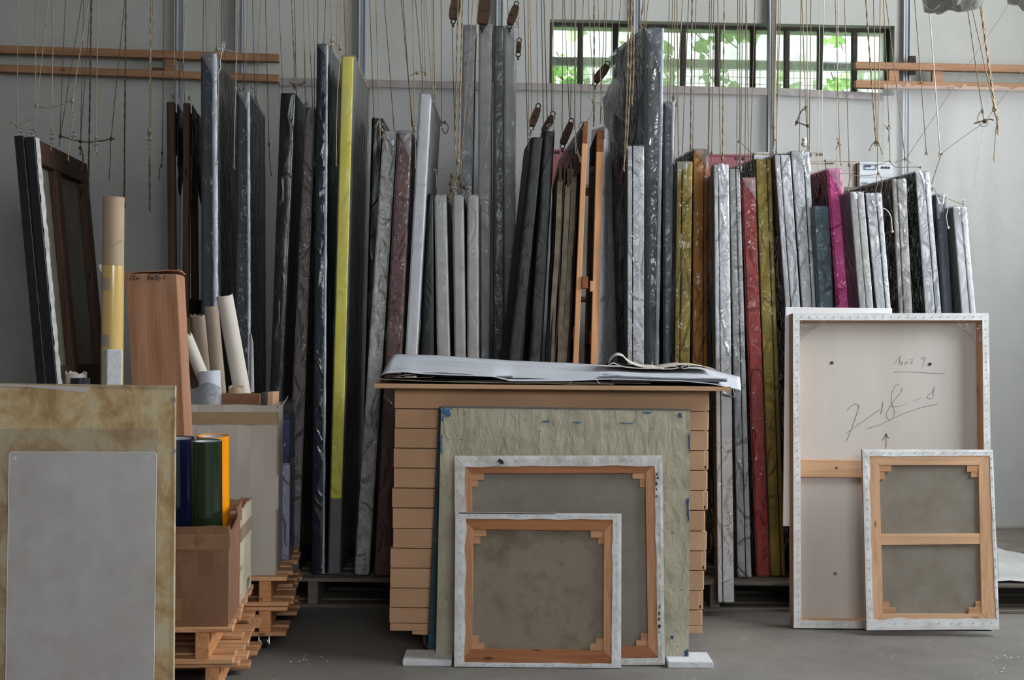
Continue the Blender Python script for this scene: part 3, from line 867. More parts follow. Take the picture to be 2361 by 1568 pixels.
t = Thing('rail_ladder', 'pair of pine rails on the wall above the left group of canvases', 'wooden rail')
t.part('rail', px_board(W, -300, 648, 103, 121, 133, 151, 0.11, 0.05), M['rail'])
t.part('rail', px_board(W, -300, 648, 145, 162, 180, 197, 0.11, 0.05), M['rail'])
t.part('spacer', px_board(W, 386, 413, 139, 179, 140, 180, 0.09, 0.03), M['rail'])
t.part('offcut', px_board(W, 357, 387, 162, 168, 163, 169, 0.09, 0.03), M['darkwood'])
t.build()
t = Thing('rail_ladder', 'pair of pine rails on the wall right of the strip window', 'wooden rail')
t.part('rail', px_board(W, 1956, 2560, 153, 169, 166, 183, 0.15, 0.045), M['rail'])
t.part('rail', px_board(W, 1956, 2560, 195, 212, 207, 225, 0.15, 0.045), M['rail'])
for x0, x1 in ((2033, 2057), (2132, 2156)):
    t.part('spacer', px_board(W, x0, x1, 168, 200, 168, 200, 0.13, 0.03), M['rail'])
t.build()

M['hemband'] = mat('folded_sheet_hem', S(150, 143, 141), S(132, 125, 123), 0.4, 14, bump=0.3, bscale=40)
# ---- dust sheets hung on the wall
def dust_sheet(label, x0, x1, yl, yr, off, seed, hem=True, amp=0.02, ragged=0.0):
    t = Thing('plastic_dust_sheet', label, 'plastic sheet', 'dust sheets on the back wall')
    A, B = W(x0, yl), W(x1, yr)

    def fn(u, v):
        p = A.lerp(B, u)
        z = p.z + (0.13 - p.z) * v
        if v == 0 and ragged:
            z += ragged * mnoise.noise(Vector((u * 55, seed, 0)))
        q = Vector((p.x, p.y, z))
        d = off + amp * (mnoise.noise(Vector((q.x * 3.2, q.z * 0.6, seed))) + 0.5 * mnoise.noise(Vector((q.x * 9, q.z * 1.3, seed + 5)))) * min(1, 0.15 + v * 3)
        return q + W.n * max(0.012, d)
    t.part('sheet', grid(fn, 60, 36), M['wallfilm'], smooth=True)
    if hem:
        def fh(u, v):
            p = A.lerp(B, u)
            return Vector((p.x, p.y, p.z + 0.004 - 0.042 * v + 0.002 * mnoise.noise(Vector((u * 30, v, seed))))) + W.n * (off + 0.006 + 0.004 * mnoise.noise(Vector((u * 20, v * 2, seed))))
        t.part('hem', grid(fh, 60, 2), M['hemband'], smooth=True)
    t.build()


dust_sheet('clear plastic dust sheet on the wall below the left pine rails', -320, 646, 166, 190, 0.055, 1, False, 0.012)
dust_sheet('clear plastic dust sheet with grey hem behind the middle canvases', 648, 1764, 185, 208, 0.052, 2, True, 0.012)
dust_sheet('clear plastic dust sheet with grey hem below the right half of the strip window', 1787, 2030, 208, 220, 0.05, 3, True, 0.012)
dust_sheet('clear plastic dust sheet hanging from the right pine rails', 2018, 2560, 206, 218, 0.165, 4, False, 0.03, 0.03)

# ================================================================ pallets
def pallet(t, x0, x1, y0, y1, zb, h, rz, pivot, nb=7, wood_m=None, block_m=None, bt=0.016, gap=0.45, seed=0, jit=0.012, legs=3):
    """pallet with boards running left-right: deck boards, three runners, bottom boards"""
    R = random.Random(seed)
    wood_m = wood_m or M['pallet']
    block_m = block_m or M['palletb']

    def T(g):
        return xf(g, pivot, rz)
    d = (y1 - y0)
    bw = d / (nb + (nb - 1) * gap)
    for i in range(nb):
        ya = y0 + i * bw * (1 + gap)
        t.part('deck_board', T(bev(box(x0 + R.uniform(-jit, jit), x1 + R.uniform(-jit, jit), ya, ya + bw, zb + h - bt, zb + h), 0.002)), wood_m)
    bws = 0.045
    for k in range(legs):
        xa = x0 + 0.07 + (x1 - x0 - 0.14 - bws) * k / (legs - 1)
        t.part('runner', T(bev(box(xa, xa + bws, y0 + 0.004, y1 - 0.004, zb + bt, zb + h - bt), 0.002)), block_m)
    for i in (0, 1, nb // 2, nb - 2, nb - 1):
        ya = y0 + i * bw * (1 + gap)
        t.part('bottom_board', T(bev(box(x0 + R.uniform(-jit, jit), x1 + R.uniform(-jit, jit), ya, ya + bw, zb, zb + bt), 0.002)), wood_m)


def caster(t, x, y, ztop, yaw=0.3):
    """swivel caster under a pallet"""
    r = ztop * 0.42
    c = Vector((x, y, r))
    ax = Vector((math.cos(yaw), math.sin(yaw), 0))
    t.part('caster_plate', bev(box(x - 0.035, x + 0.035, y - 0.035, y + 0.035, ztop - 0.006, ztop - 0.001), 0.001), M['chrome'])
    w = t.part('caster_wheel', tube([c - ax * 0.012, c - ax * 0.01, c + ax * 0.01, c + ax * 0.012], [r * 0.8, r, r, r * 0.8], 22), M['rubber'], smooth=True)
    t.part('caster_hub', tube([c - ax * 0.014, c + ax * 0.014], r * 0.62, 18), M['chrome'], parent=w)
    fk = []
    for sgn in (-1, 1):
        o = ax * (0.018 * sgn)
        q = Vector((-ax.y, ax.x, 0))
        fk.append(hexa(*[c + o + a for a in (q * -0.012 + Vector((0, 0, -0.008)), q * 0.012 + Vector((0, 0, -0.008)), q * 0.034 + Vector((0, 0, ztop - r - 0.006)), q * -0.006 + Vector((0, 0, ztop - r - 0.006)))],
                       *[c + o * 1.15 + a for a in (q * -0.012 + Vector((0, 0, -0.008)), q * 0.012 + Vector((0, 0, -0.008)), q * 0.034 + Vector((0, 0, ztop - r - 0.006)), q * -0.006 + Vector((0, 0, ztop - r - 0.006)))]))
    t.part('caster_fork', cat(*fk), M['chrome'])


# rack pallets under the hanging canvases
RACK_Z = 0.135
for i, (x0, x1, lab) in enumerate([(-2.35, -1.02, 'old grey pallet on the floor behind the left-hand cartons'),
                                   (-0.97, 0.28, 'old grey pallet under the yellow and white canvases'),
                                   (0.33, 1.5, 'old grey pallet under the white, red and ochre wrapped canvases'),
                                   (1.55, 2.75, 'old grey pallet under the right-hand wrapped canvases by the wall')]):
    t = Thing('pallet', lab, 'pallet', 'pallets under the canvases')
    pallet(t, x0, x1, 6.33, 7.33, 0.0, RACK_Z - 0.003, 0, (0, 0, 0), 7, M['oldpallet'], M['oldpallet'], seed=i, gap=0.3)
    t.build()

# ================================================================ wrapped canvases
ANCH = []           # (px at top, py top, short name) for naming the cords


def lerp(a, b, f):
    return a + (b - a) * f


def wrap_shell(fb, ft, bb, bt, off, amp, seed, nz=46, seam=None, rad=0.009):
    """crinkled film around a slab. fb/ft: (left, right) front bottom/top points, bb/bt: back ones"""
    def corner(h):
        l, r = fb[0].lerp(ft[0], h), fb[1].lerp(ft[1], h)
        bl, br = bb[0].lerp(bt[0], h), bb[1].lerp(bt[1], h)
        return l, r, bl, br
    V, Fc = [], []
    ns = 18
    for j in range(nz + 1):
        h = j / nz
        l, r, bl, br = corner(h)
        ex = (r - l).normalized()
        ey = (bl - l).normalized()
        o = off
        rim, dirs = [], []

        def add(p, d):
            rim.append(p); dirs.append(d)
        rr = min(rad, (r - l).length * 0.4)
        for q in (0.0, 0.33, 0.66, 1.0):
            add(l.lerp(r, 0) * (1 - q) + r * q + ex * (rr * (1 - 2 * q)) - ey * o, -ey)
        for a_ in (30, 60, 90):
            c_, s_ = math.cos(math.radians(a_)), math.sin(math.radians(a_))
            d = (-ey * c_ + ex * s_)
            add(r - ex * rr + ey * rr + d * (rr + o), d)
        for q in (0.15, 0.45, 0.75, 1.0):
            add(r.lerp(br, q) + ex * o, ex)
        for q in (1.0, 0.75, 0.45, 0.15):
            add(l.lerp(bl, q) - ex * o, -ex)
        for a_ in (90, 60, 30):
            c_, s_ = math.cos(math.radians(a_)), math.sin(math.radians(a_))
            d = (-ey * c_ - ex * s_)
            add(l + ex * rr + ey * rr + d * (rr + o), d)
        cen = (l + r + bl + br) / 4
        for k, p in enumerate(rim):
            d = dirs[k]
            sf = 1.0 if abs(d.dot(ey)) > 0.8 else 0.3
            a = sf * amp * abs(mnoise.noise(Vector((p.z * 13 + seed * 3.1, k * 0.6, seed)))) * 1.1
            if seam is not None and abs(h - seam) < 0.6 / nz:
                a += 0.004
            V.append(p + d * a)
    for j in range(nz):
        for k in range(ns):
            k2 = (k + 1) % ns
            Fc.append((j * ns + k, j * ns + k2, (j + 1) * ns + k2, (j + 1) * ns + k))
    top = [V[nz * ns + k] + Vector((0, 0, 0.004)) for k in range(ns)]
    o = len(V)
    V += top
    for k in range(ns):
        k2 = (k + 1) % ns
        Fc.append((nz * ns + k, nz * ns + k2, o + k2, o + k))
    Fc.append(tuple(o + k for k in range(ns)))
    return V, Fc


def canvas(label, short, top, bot, Y=6.4, depth=0.7, edge='whiteedge', side='darkface', wrap='clear', fold=None, split=None, zb=RACK_Z + 0.002,
           dx=0.0, seam=None, amp=0.003, hook=None, group='wrapped canvases standing in the rack', seed=None, foldmat=None, name='wrapped_canvas', stripe=None, extra=None, rad=0.009, off=0.002, ridge=None):
    global _cid
    _cid += 1
    seed = seed or _cid
    R = random.Random(seed * 13)
    ANCH.append(((top[0] + top[1]) / 2, top[2], short))
    tl, tr = P(top[0], top[2], Y), P(top[1], top[2], Y)
    bl, br = P(bot[0], bot[2], Y), P(bot[1], bot[2], Y)
    zt = (tl.z + tr.z) / 2
    tl.z = tr.z = zt
    # run both edges down to the deck

    def down(a, b):
        f = (a.z - zb) / (a.z - b.z)
        q = a + (b - a) * f
        return Vector((q.x, Y, zb))
    bl, br = down(tl, bl), down(tr, br)
    bk = Vector((dx, depth, 0))
    t = Thing(name, label, 'canvas', group)

    def slab(f0, f1, y0=0.0, zcut=None):
        a, b = bl.lerp(br, f0), bl.lerp(br, f1)
        c, d = tl.lerp(tr, f1), tl.lerp(tr, f0)
        y = Vector((0, y0, 0))
        return hexa(a + y, b + y, c + y, d + y, a + bk, b + bk, c + bk, d + bk)

    def fm(q, base):
        return 0 if (abs(q.normal.y) > 0.6 or abs(q.normal.z) > 0.6) else 1
    mats = [M[edge], M[side]]
    if stripe:                     # lower part of the edge in another colour
        zc, m2 = stripe
        hz = (zc - zb) / (zt - zb)
        mid = [bl.lerp(tl, hz), br.lerp(tr, hz)]
        t.part('canvas_edge', bev(hexa(mid[0], mid[1], tr, tl, mid[0] + bk, mid[1] + bk, tr + bk, tl + bk), 0.004), None, mats=mats, fmat=fm)
        t.part('lower_edge', bev(hexa(bl, br, mid[1], mid[0], bl + bk, br + bk, mid[1] + bk, mid[0] + bk), 0.004), None, mats=[M[m2], M[side]], fmat=fm)
    elif split:
        cuts = [0.0] + list(split) + [1.0]
        for i in range(len(cuts) - 1):
            f0, f1 = cuts[i], cuts[i + 1]
            g_ = 0.03
            t.part(['backing_frame', 'canvas_edge', 'backing_board'][min(i, 2)] if i else 'canvas_edge', bev(slab(f0 + (g_ if i else 0), f1 - (g_ if i < len(cuts) - 2 else 0), R.uniform(0, 0.004)), 0.003), None, mats=mats, fmat=fm)
        t.part('gap_shade', slab(0.04, 0.96, 0.012), M['gap'])  # near-black slab paints the shade in the slit between the slabs
    else:
        t.part('canvas_edge', bev(slab(0, 1), max(0.007, rad * 0.8), 3), None, mats=mats, fmat=fm)
    if wrap:
        t.part('plastic_wrap', wrap_shell((bl, br), (tl, tr), (bl + bk, br + bk), (tl + bk, tr + bk), off, amp, seed, seam=seam, rad=rad), M[wrap], smooth=True)
    if fold:
        sgn, ln = fold              # fold: side of the long edge and its length in metres
        w = (tr - tl).length
        fy = Vector((0, -0.0075, 0))
        dn = (bl - tl).normalized()
        a, b = tl + fy, tr + fy
        c = (b if sgn > 0 else a) + dn * ln
        m_ = (a.lerp(b, 0.5) + dn * ln * 0.2) - Vector((0, 0.004, 0))
        V = [a, b, c, m_, a - fy * 0.25, b - fy * 0.25, c - fy * 0.25]
        Fc = [(0, 3, 1), (1, 3, 2), (2, 3, 0), (4, 5, 6), (0, 1, 5, 4), (1, 2, 6, 5), (2, 0, 4, 6)]
        t.part('corner_fold', (V, Fc), M[foldmat or 'mist'])
    if hook is not None:
        hp = tl.lerp(tr, hook) + Vector((0, 0.03, 0.008))
        g = [ring(hp + Vector((0, 0, 0.002)), 0.008, 0.0018, (0, 1, 0)), ring(hp + Vector((0, 0, 0.014)), 0.008, 0.0018, (1, 0.2, 0)), ring(hp + Vector((0, 0, 0.026)), 0.008, 0.0018, (0, 1, 0))]
        t.part('hook_ring', cat(*g), M['chrome'], smooth=True)
    if ridge:                      # bulge of film down the right-hand edge, pale colour paints its highlight
        w_, m_ = ridge

        def rf(u, v):
            h = 1.0 - v
            a = tr.lerp(br, v)
            k = w_ * (0.75 + 0.35 * mnoise.noise(Vector((v * 23, seed, 0))) + 0.2 * mnoise.noise(Vector((v * 70, seed, 3))))
            th = math.radians(-75 + 165 * u)
            return a + Vector((-w_ * 0.35 + k * math.sin(th), -off - 0.003 - k * 0.55 * math.cos(th) + (0.012 if u == 1 else 0), 0))
        t.part('highlight_fold', grid(rf, 5, 70), M[m_], smooth=True)
    if extra:
        extra(t, tl, tr, bl, br, bk)
    return t.build()


_cid = 0
# ---- left group
def two_blacks():
    Y = 6.25
    for i, (a, lab, sh) in enumerate([((32, 51, 313, 84, 104.5, 882), 'left of the two black-edged bare canvases at the far left', 'left black-edged canvas'),
                                      ((57, 79, 316, 109, 131, 882), 'right of the two black-edged canvases at far left, back with wooden stretcher showing', 'right black-edged canvas')]):
        t = Thing('stretched_canvas', lab, 'canvas', 'black-edged canvases at the far left')
        ANCH.append(((a[0] + a[1]) / 2, a[2], sh))
        tl, tr, bl, br = P(a[0], a[2], Y), P(a[1], a[2], Y), P(a[3], a[5], Y), P(a[4], a[5], Y)
        zb = RACK_Z + 0.002

        def down(p, q):
            f = (p.z - zb) / (p.z - q.z)
            r = p + (q - p) * f
            return Vector((r.x, Y, zb))
        bl, br = down(tl, bl), down(tr, br)
        bk = Vector((-0.05, 0.95, 0))
        up = (tl - bl)

        def pt(u, v, w):       # u across thickness, v up, w back
            return bl.lerp(br, u) + up * v + bk * w
        def bar(u0, u1, v0, v1, w0, w1, b_=0.003):
            return bev(hexa(pt(u0, v0, w0), pt(u1, v0, w0), pt(u1, v1, w0), pt(u0, v1, w0), pt(u0, v0, w1), pt(u1, v0, w1), pt(u1, v1, w1), pt(u0, v1, w1)), b_)
        t.part('canvas_edge', bar(0, 1, 0, 1, 0, 0.02), M['black'])
        t.part('canvas_face', bar(0, 0.1, 0, 1, 0.02, 1), M['linen'])
        m_ = M['darkwood']
        t.part('stretcher_bar', bar(0.1, 0.95, 0.945, 1.0, 0.02, 1), m_)
        t.part('stretcher_bar', bar(0.1, 0.95, 0, 0.05, 0.02, 1), m_)
        t.part('stretcher_bar', bar(0.1, 0.95, 0.05, 0.945, 0.9, 1), m_)
        t.part('stretcher_bar', bar(0.1, 0.95, 0.05, 0.945, 0.02, 0.07), m_)
        if i == 1:
            t.part('centre_bar', bar(0.1, 0.9, 0.05, 0.945, 0.34, 0.44), m_)
            t.part('cross_bar', bar(0.12, 0.85, 0.42, 0.48, 0.07, 0.9), m_)
            # loose white canvas hem along the front edge
            def hem(u, v):
                p = pt(1.02 + 0.3 * u, v, 0.012 + 0.02 * u)
                return p + Vector((0.006 * mnoise.noise(Vector((v * 40, u * 2, 0))), 0, 0))
            t.part('canvas_hem', grid(hem, 2, 90, (0, 0.002, 0)), M['dirtycanvas'])
        t.part('hook_ring', cat(ring(pt(0.6, 1, 0.02) + Vector((0, 0, 0.01)), 0.009, 0.002), ring(pt(0.6, 1, 0.02) + Vector((0, 0, 0.026)), 0.009, 0.002, (1, 0, 0))), M['chrome'], smooth=True)
        t.build()
    # thin steel-grey board squeezed between them
    g = prism(Plane(6.27), [(56, 318), (52, 318), (103, 882), (109, 882)], 0, 0.6)
    single('grey_board', hexa(P(105.4, 882, 6.27), P(108.7, 882, 6.27), P(56, 318, 6.27), P(52.3, 318, 6.27), P(105.4, 882, 6.27) + Vector((-.02, .4, 0)), P(108.7, 882, 6.27) + Vector((-.02, .4, 0)), P(56, 318, 6.27) + Vector((-.02, .4, 0)), P(52.3, 318, 6.27) + Vector((-.02, .4, 0))),
           M['greyedge'], 'thin grey board squeezed between the two black-edged canvases', 'board')


two_blacks()


def strainers():
    for i, (x0, x1, yt, xb0, xb1, lab, sh) in enumerate([(384, 400, 235, 388, 405, 'left of the two dark brown wooden strainers with open middles', 'left brown strainer'),
                                                         (422, 439, 238, 420, 436, 'right of the two dark brown wooden strainers, next to the tall silvery canvas', 'right brown strainer')]):
        Y = 6.45
        t = Thing('wooden_strainer', lab, 'wooden frame', 'open wooden strainers')
        ANCH.append(((x0 + x1) / 2, yt, sh))
        tl, tr = P(x0, yt, Y), P(x1, yt, Y)
        b0, b1 = P(xb0, 730, Y), P(xb1, 730, Y)
        zb = RACK_Z + 0.002
        f = (tl.z - zb) / (tl.z - b0.z)
        bl, br = tl + (b0 - tl) * f, tr + (b1 - tr) * f
        bl.z = br.z = zb
        bk = Vector((-0.06 if i == 0 else -0.05, 0.75, 0))
        up = tl - bl

        def bar(v0, v1, w0, w1, u0=0, u1=1):
            q = lambda u, v, w: bl.lerp(br, u) + up * v + bk * w
            return bev(hexa(q(u0, v0, w0), q(u1, v0, w0), q(u1, v1, w0), q(u0, v1, w0), q(u0, v0, w1), q(u1, v0, w1), q(u1, v1, w1), q(u0, v1, w1)), 0.003)
        t.part('upright', bar(0, 1, 0, 0.05), M['darkwood'])
        t.part('upright', bar(0, 1, 0.95, 1), M['darkwood'])
        t.part('top_bar', bar(0.9, 0.985, 0.05, 0.95, 0.1, 0.9), M['darkwood'])
        t.part('cross_bar', bar(0.555, 0.585, 0.05, 0.95, 0.1, 0.9), M['darkwood'])
        t.part('bottom_bar', bar(0, 0.05, 0.05, 0.95, 0.1, 0.9), M['darkwood'])
        def drape(u, v):
            w = 0.06 + 0.7 * u
            vv = 1.0 - 0.02 * u - (0.17 + 0.05 * mnoise.noise(Vector((u * 5, i, 0)))) * v
            q = bl.lerp(br, 1.15) + up * vv + bk * w
            return q + Vector((0.006 * mnoise.noise(Vector((u * 9, v * 6, i))), 0, 0))
        t.part('black_plastic', grid(drape, 14, 8, (0.003, 0, 0)), M['blackfilm'], smooth=True, label='torn black plastic sheet')
        t.part('hook_ring', cat(ring(tl + Vector((0.02, 0.03, 0.012)), 0.009, 0.002), ring(tl + Vector((0.02, 0.03, 0.028)), 0.009, 0.002, (1, 0, 0))), M['chrome'], smooth=True)
        t.build()


strainers()

canvas('tall narrow canvas in silvery blue-black plastic right of the brown strainers', 'silvery blue-black canvas', (463, 497, 125), (464, 500, 700), 6.32, 0.95, 'slate', 'darkface', 'silver', (1, 0.12), dx=-0.07, hook=1.05, rad=0.012, ridge=(0.015, 'gleam'))
canvas('blue-black plastic wrapped canvas with a highlight painted down its crease, left of the black one', 'blue-black creased canvas', (547, 574, 212), (540, 576, 800), 6.42, 0.7, 'slate', 'darkface', 'silver', (1, 0.1), dx=-0.05, hook=1.1, rad=0.012, ridge=(0.008, 'gleam'))
canvas('black polythene wrapped canvas with rounded top left of the mauve canvas', 'black rounded canvas', (648, 681, 217), (624, 651, 880), 6.42, 0.6, 'black', 'black', 'blackfilm', None, amp=0.006, dx=-0.02, hook=1.0)
canvas('mauve-brown edged canvas between the black and the tall dark blue canvases', 'mauve canvas', (704, 727, 248), (657, 690, 1270), 6.5, 0.6, 'mauve', 'darkface', 'clear', None, seam=0.52, hook=0.1)
canvas('very tall dark slate-blue wrapped canvas with a silver highlight painted down its edge', 'tall slate-blue canvas', (731, 755, 103), (718, 747, 1335), 6.42, 0.85, 'slate', 'darkface', 'bluefilm', (1, 0.06), seam=None, amp=0.005, hook=1.3, rad=0.01, ridge=(0.007, 'gleam'))
canvas('tall canvas with a bright yellow edge above a grey lower end', 'yellow canvas', (789, 815, 130), (757, 783, 1335), 6.42, 0.83, 'yellow', 'greyface', 'mist', None, dx=-0.015, seam=0.48, stripe=(P(770, 1150, 6.42).z, 'greyface'), off=0.007)
canvas('dark canvas hidden left of the white wrinkled one, only its top showing', 'dark hidden canvas', (858, 882, 275), (830, 850, 1335), 6.85, 0.4, 'black', 'black', 'blackfilm', None, amp=0.008)
canvas('white wrinkled canvas edge with stapled fold, left of the maroon one', 'white wrinkled canvas', (883, 915, 303), (816, 850, 1335), 6.4, 0.42, 'dirtycanvas', 'brownface', 'clear', (1, 0.05), seam=0.55, amp=0.005, hook=-0.2)
canvas('maroon edged canvas in glossy film between the white wrinkled and pale grey ones', 'maroon canvas', (917, 950, 303), (862, 902, 1335), 6.38, 0.42, 'maroon', 'darkface', 'clear', (1, 0.13), seam=0.55, amp=0.006, hook=1.2)
canvas('tall pale grey wrapped canvas left of the row of four short grey ones', 'tall pale grey canvas', (968, 996, 216), (934, 962, 822), 6.4, 0.75, 'whiteedge', 'greyface', 'mist', None, seam=0.52, amp=0.003, hook=1.1)
for i, (a, b, e, w, lab, sh) in enumerate([((987, 999, 449), (970, 1000, 830), 'black', 'greenfilm', 'short black-green wrapped canvas, leftmost of the row of four short ones', 'short black-green canvas'),
                                           ((1001, 1029, 450), (1008, 1038, 830), 'greyedge', 'mist', 'short mid grey wrapped canvas, second in the row of four short ones', 'short mid grey canvas'),
                                           ((1044, 1069, 450), (1048, 1074, 830), 'warmgrey', 'mist', 'short warm grey wrapped canvas, third in the row of four short ones', 'third short grey canvas'),
                                           ((1077, 1103, 450), (1078, 1104, 830), 'warmgrey', 'mist', 'short warm grey wrapped canvas, rightmost of the row of four short ones', 'rightmost short grey canvas')]):
    canvas(lab, sh, a, b, 6.45, 0.55, e, 'darkface', w, None, seam=0.5, amp=0.003, hook=[None, None, 0.1, 0.1][i])
# ---- tall grey ones standing further back
for i, (a, b, e, w, lab, sh) in enumerate([((1068, 1096, 59), (1062, 1089, 420), 'greyedge', 'silver', 'very tall grey wrapped canvas, leftmost of the four tall ones at the back', 'leftmost tall grey canvas'),
                                           ((1105, 1135, 56), (1102, 1131, 500), 'greyedge', 'mist', 'very tall light grey wrapped canvas, second of the four tall ones at the back', 'second tall grey canvas'),
                                           ((1139, 1161, 62), (1138, 1162, 500), 'warmgrey', 'smoke', 'very tall brownish grey wrapped canvas, third of the four tall ones at the back', 'third tall grey canvas'),
                                           ((1163, 1190, 60), (1162, 1188, 500), 'greyedge', 'mist', 'very tall grey wrapped canvas, rightmost of the four tall ones at the back', 'rightmost tall grey canvas')]):
    canvas(lab, sh, a, b, 7.08, 0.22, e, 'darkface', w, (1, 0.09) if i in (1, 3) else None, amp=0.005, hook=1.1 if i == 3 else None)
canvas('leaning black-green wrapped canvas, left of the pair under the wooden pulleys', 'left black-green canvas', (1226, 1251, 319), (1171, 1201, 830), 6.45, 0.45, 'black', 'black', 'greenfilm', None, dx=-0.03, amp=0.006, hook=-0.1)
canvas('leaning black-green wrapped canvas, right of the pair under the wooden pulleys', 'right black-green canvas', (1253, 1278, 305), (1218, 1248, 830), 6.5, 0.42, 'black', 'black', 'greenfilm', None, dx=-0.02, amp=0.006, hook=0.5)

# ---- loose canvases hanging from battens
bat = [(1288, 1296, 383, 420, 1), (1299, 1304, 374, 423, 1), (1307, 1313, 387, 432, 0), (1313, 1319, 374, 411, 1), (1322, 1328, 361, 396, 0), (1324, 1330, 398, 438, 1), (1331, 1336, 385, 422, 1), (1279, 1284, 411, 448, 1)]
ordn = ['first', 'second', 'third', 'fourth', 'fifth', 'sixth', 'seventh', 'eighth']
order = sorted(range(8), key=lambda i: bat[i][0])
for rk, i in enumerate(order):
    x0, x1, y0, y1, c = bat[i]
    Y = 6.5 + 0.012 * i
    t = Thing('loose_canvas', f'loose canvas hung on a small batten, {ordn[rk]} from the left beside the orange bars', 'canvas', 'loose canvases hung on battens')
    a = P(x0, y1, Y); b = P(x1, y0, Y)
    t.part('batten', bev(box(a.x, b.x, Y, Y + 0.45, a.z, b.z), 0.002), M['batten'])
    xt = (a.x + b.x) / 2
    zq = P(1300, 838, Y).z
    xb = P([1262, 1271, 1279, 1289, 1294, 1301, 1307, 1311][rk], 838, Y).x
    zt, zb = a.z + 0.012, RACK_Z + 0.01
    xb = xt + (xb - xt) * (zt - zb) / (zt - zq)
    tk = 0.024 if rk in (1, 3, 5) else 0.006

    def cl(u, v, xt=xt, xb=xb, zt=zt, zb=zb, Y=Y, rk=rk):
        z = zt + (zb - zt) * v
        return Vector((lerp(xt, xb, v) - tk / 2 + 0.007 * mnoise.noise(Vector((z * 3.2, rk * 3.7, u))) * min(1, v * 5), Y + 0.005 + 0.42 * u, z))
    t.part('cloth', grid(cl, 3, 40, (tk, 0, 0)), M['rawcanvas'] if rk in (1, 3, 5) else M['brownface'], smooth=False)
    t.build()

# ---- two orange wood stretchers
for i, (a, b, lab, sh) in enumerate([((1344, 1362, 280), (1321, 1336, 838), 'bare orange wooden stretcher bar beside the loose canvases', 'left orange wooden stretcher'),
                                     ((1376, 1393, 300), (1362, 1379, 838), 'orange wooden stretcher half covered by clear plastic, left of the white canvas', 'right orange wooden stretcher')]):
    Y = 6.4
    ANCH.append(((a[0] + a[1]) / 2, a[2], sh))
    tl, tr = P(a[0], a[2], Y), P(a[1], a[2], Y)
    b0, b1 = P(b[0], b[2], Y), P(b[1], b[2], Y)
    zb = RACK_Z + 0.002
    f = (tl.z - zb) / (tl.z - b0.z)
    bl, br = tl + (b0 - tl) * f, tr + (b1 - tr) * f
    bl.z = br.z = zb
    tl.z = tr.z = (tl.z + tr.z) / 2
    bk = Vector((0.0, 0.6, 0))
    t = Thing('wooden_stretcher', lab, 'wooden frame', 'orange wooden stretchers')
    q = lambda u, v, w: bl.lerp(br, u) + (tl - bl) * v + bk * w
    bar = lambda v0, v1, w0, w1, u0=0, u1=1: bev(hexa(q(u0, v0, w0), q(u1, v0, w0), q(u1, v1, w0), q(u0, v1, w0), q(u0, v0, w1), q(u1, v0, w1), q(u1, v1, w1), q(u0, v1, w1)), 0.0025)
    t.part('upright', bar(0, 0.952, 0, 0.06), M['orangewood'])
    t.part('end_grain', bar(0.952, 1.0, 0, 0.06), M['endgrain'], label='darker end of the bar')
    t.part('upright', bar(0, 1, 0.94, 1), M['orangewood'])
    t.part('top_bar', bar(0.955, 0.999, 0.06, 0.94), M['darkwood'])
    t.part('middle_bar', bar(0.52, 0.55, 0.06, 0.94), M['orangewood'])
    t.part('bottom_bar', bar(0, 0.04, 0.06, 0.94), M['orangewood'])
    t.part('canvas_face', bar(0.02, 0.94, 0.07, 0.93, 0.42, 0.5), M['darkface'])
    if i == 1:
        g0, g1 = P(1346, 672, 6.395), P(1368, 645, 6.395)
        t.part('link_block', bev(box(g0.x + 0.028, g1.x, 6.395, 6.44, g0.z, g1.z - 0.005), 0.002), M['orangewood'])
        g0, g1 = P(1342, 665, 6.38), P(1356, 637, 6.38)
        t.part('block_end', bev(box(g0.x, g1.x, 6.385, 6.43, g0.z, g1.z), 0.002), M['endgrain'])
    t.build()


def patch(name, label, cate, pts, m, nu=16, nv=24, amp=0.012, seed=0, group=None):
    """translucent cover: pts = four corners (px, py, Y): top-left, top-right, bottom-right, bottom-left"""
    A, B, C, D = [P(*p) for p in pts]

    def fn(u, v):
        p = A.lerp(B, u).lerp(D.lerp(C, u), v)
        n = mnoise.noise(Vector((p.x * 9, p.z * 2.5, seed))) + 0.5 * mnoise.noise(Vector((p.x * 22, p.z * 6, seed + 3)))
        return p + Vector((amp * n * 0.6, amp * n, 0))
    return grid(fn, nu, nv)


COVERS = 'loose plastic covers'
single('plastic_cover', cat(patch('', '', '', [(1287, 370, 6.85), (1348, 283, 6.5), (1346, 392, 6.46), (1270, 445, 6.75)], M['smoke'], seed=1),
                            patch('', '', '', [(1274, 430, 6.75), (1287, 395, 6.6), (1271, 838, 6.46), (1258, 838, 6.5)], M['smoke'], 6, seed=2)),
       M['coversmoke'], 'smoky plastic cover draped over the bunch of loose canvases', 'plastic cover', COVERS, smooth=True)
single('plastic_cover', cat(patch('', '', '', [(1363, 300, 6.8), (1393, 291, 6.39), (1396, 320, 6.385), (1363, 330, 6.75)], M['milky'], 8, 6, seed=3),
                            patch('', '', '', [(1393, 291, 6.39), (1408, 305, 6.6), (1424, 838, 6.6), (1379, 838, 6.4)], M['milky'], seed=4)),
       M['covermilky'], 'milky plastic cover over the right orange wooden stretcher', 'plastic cover', COVERS, smooth=True)

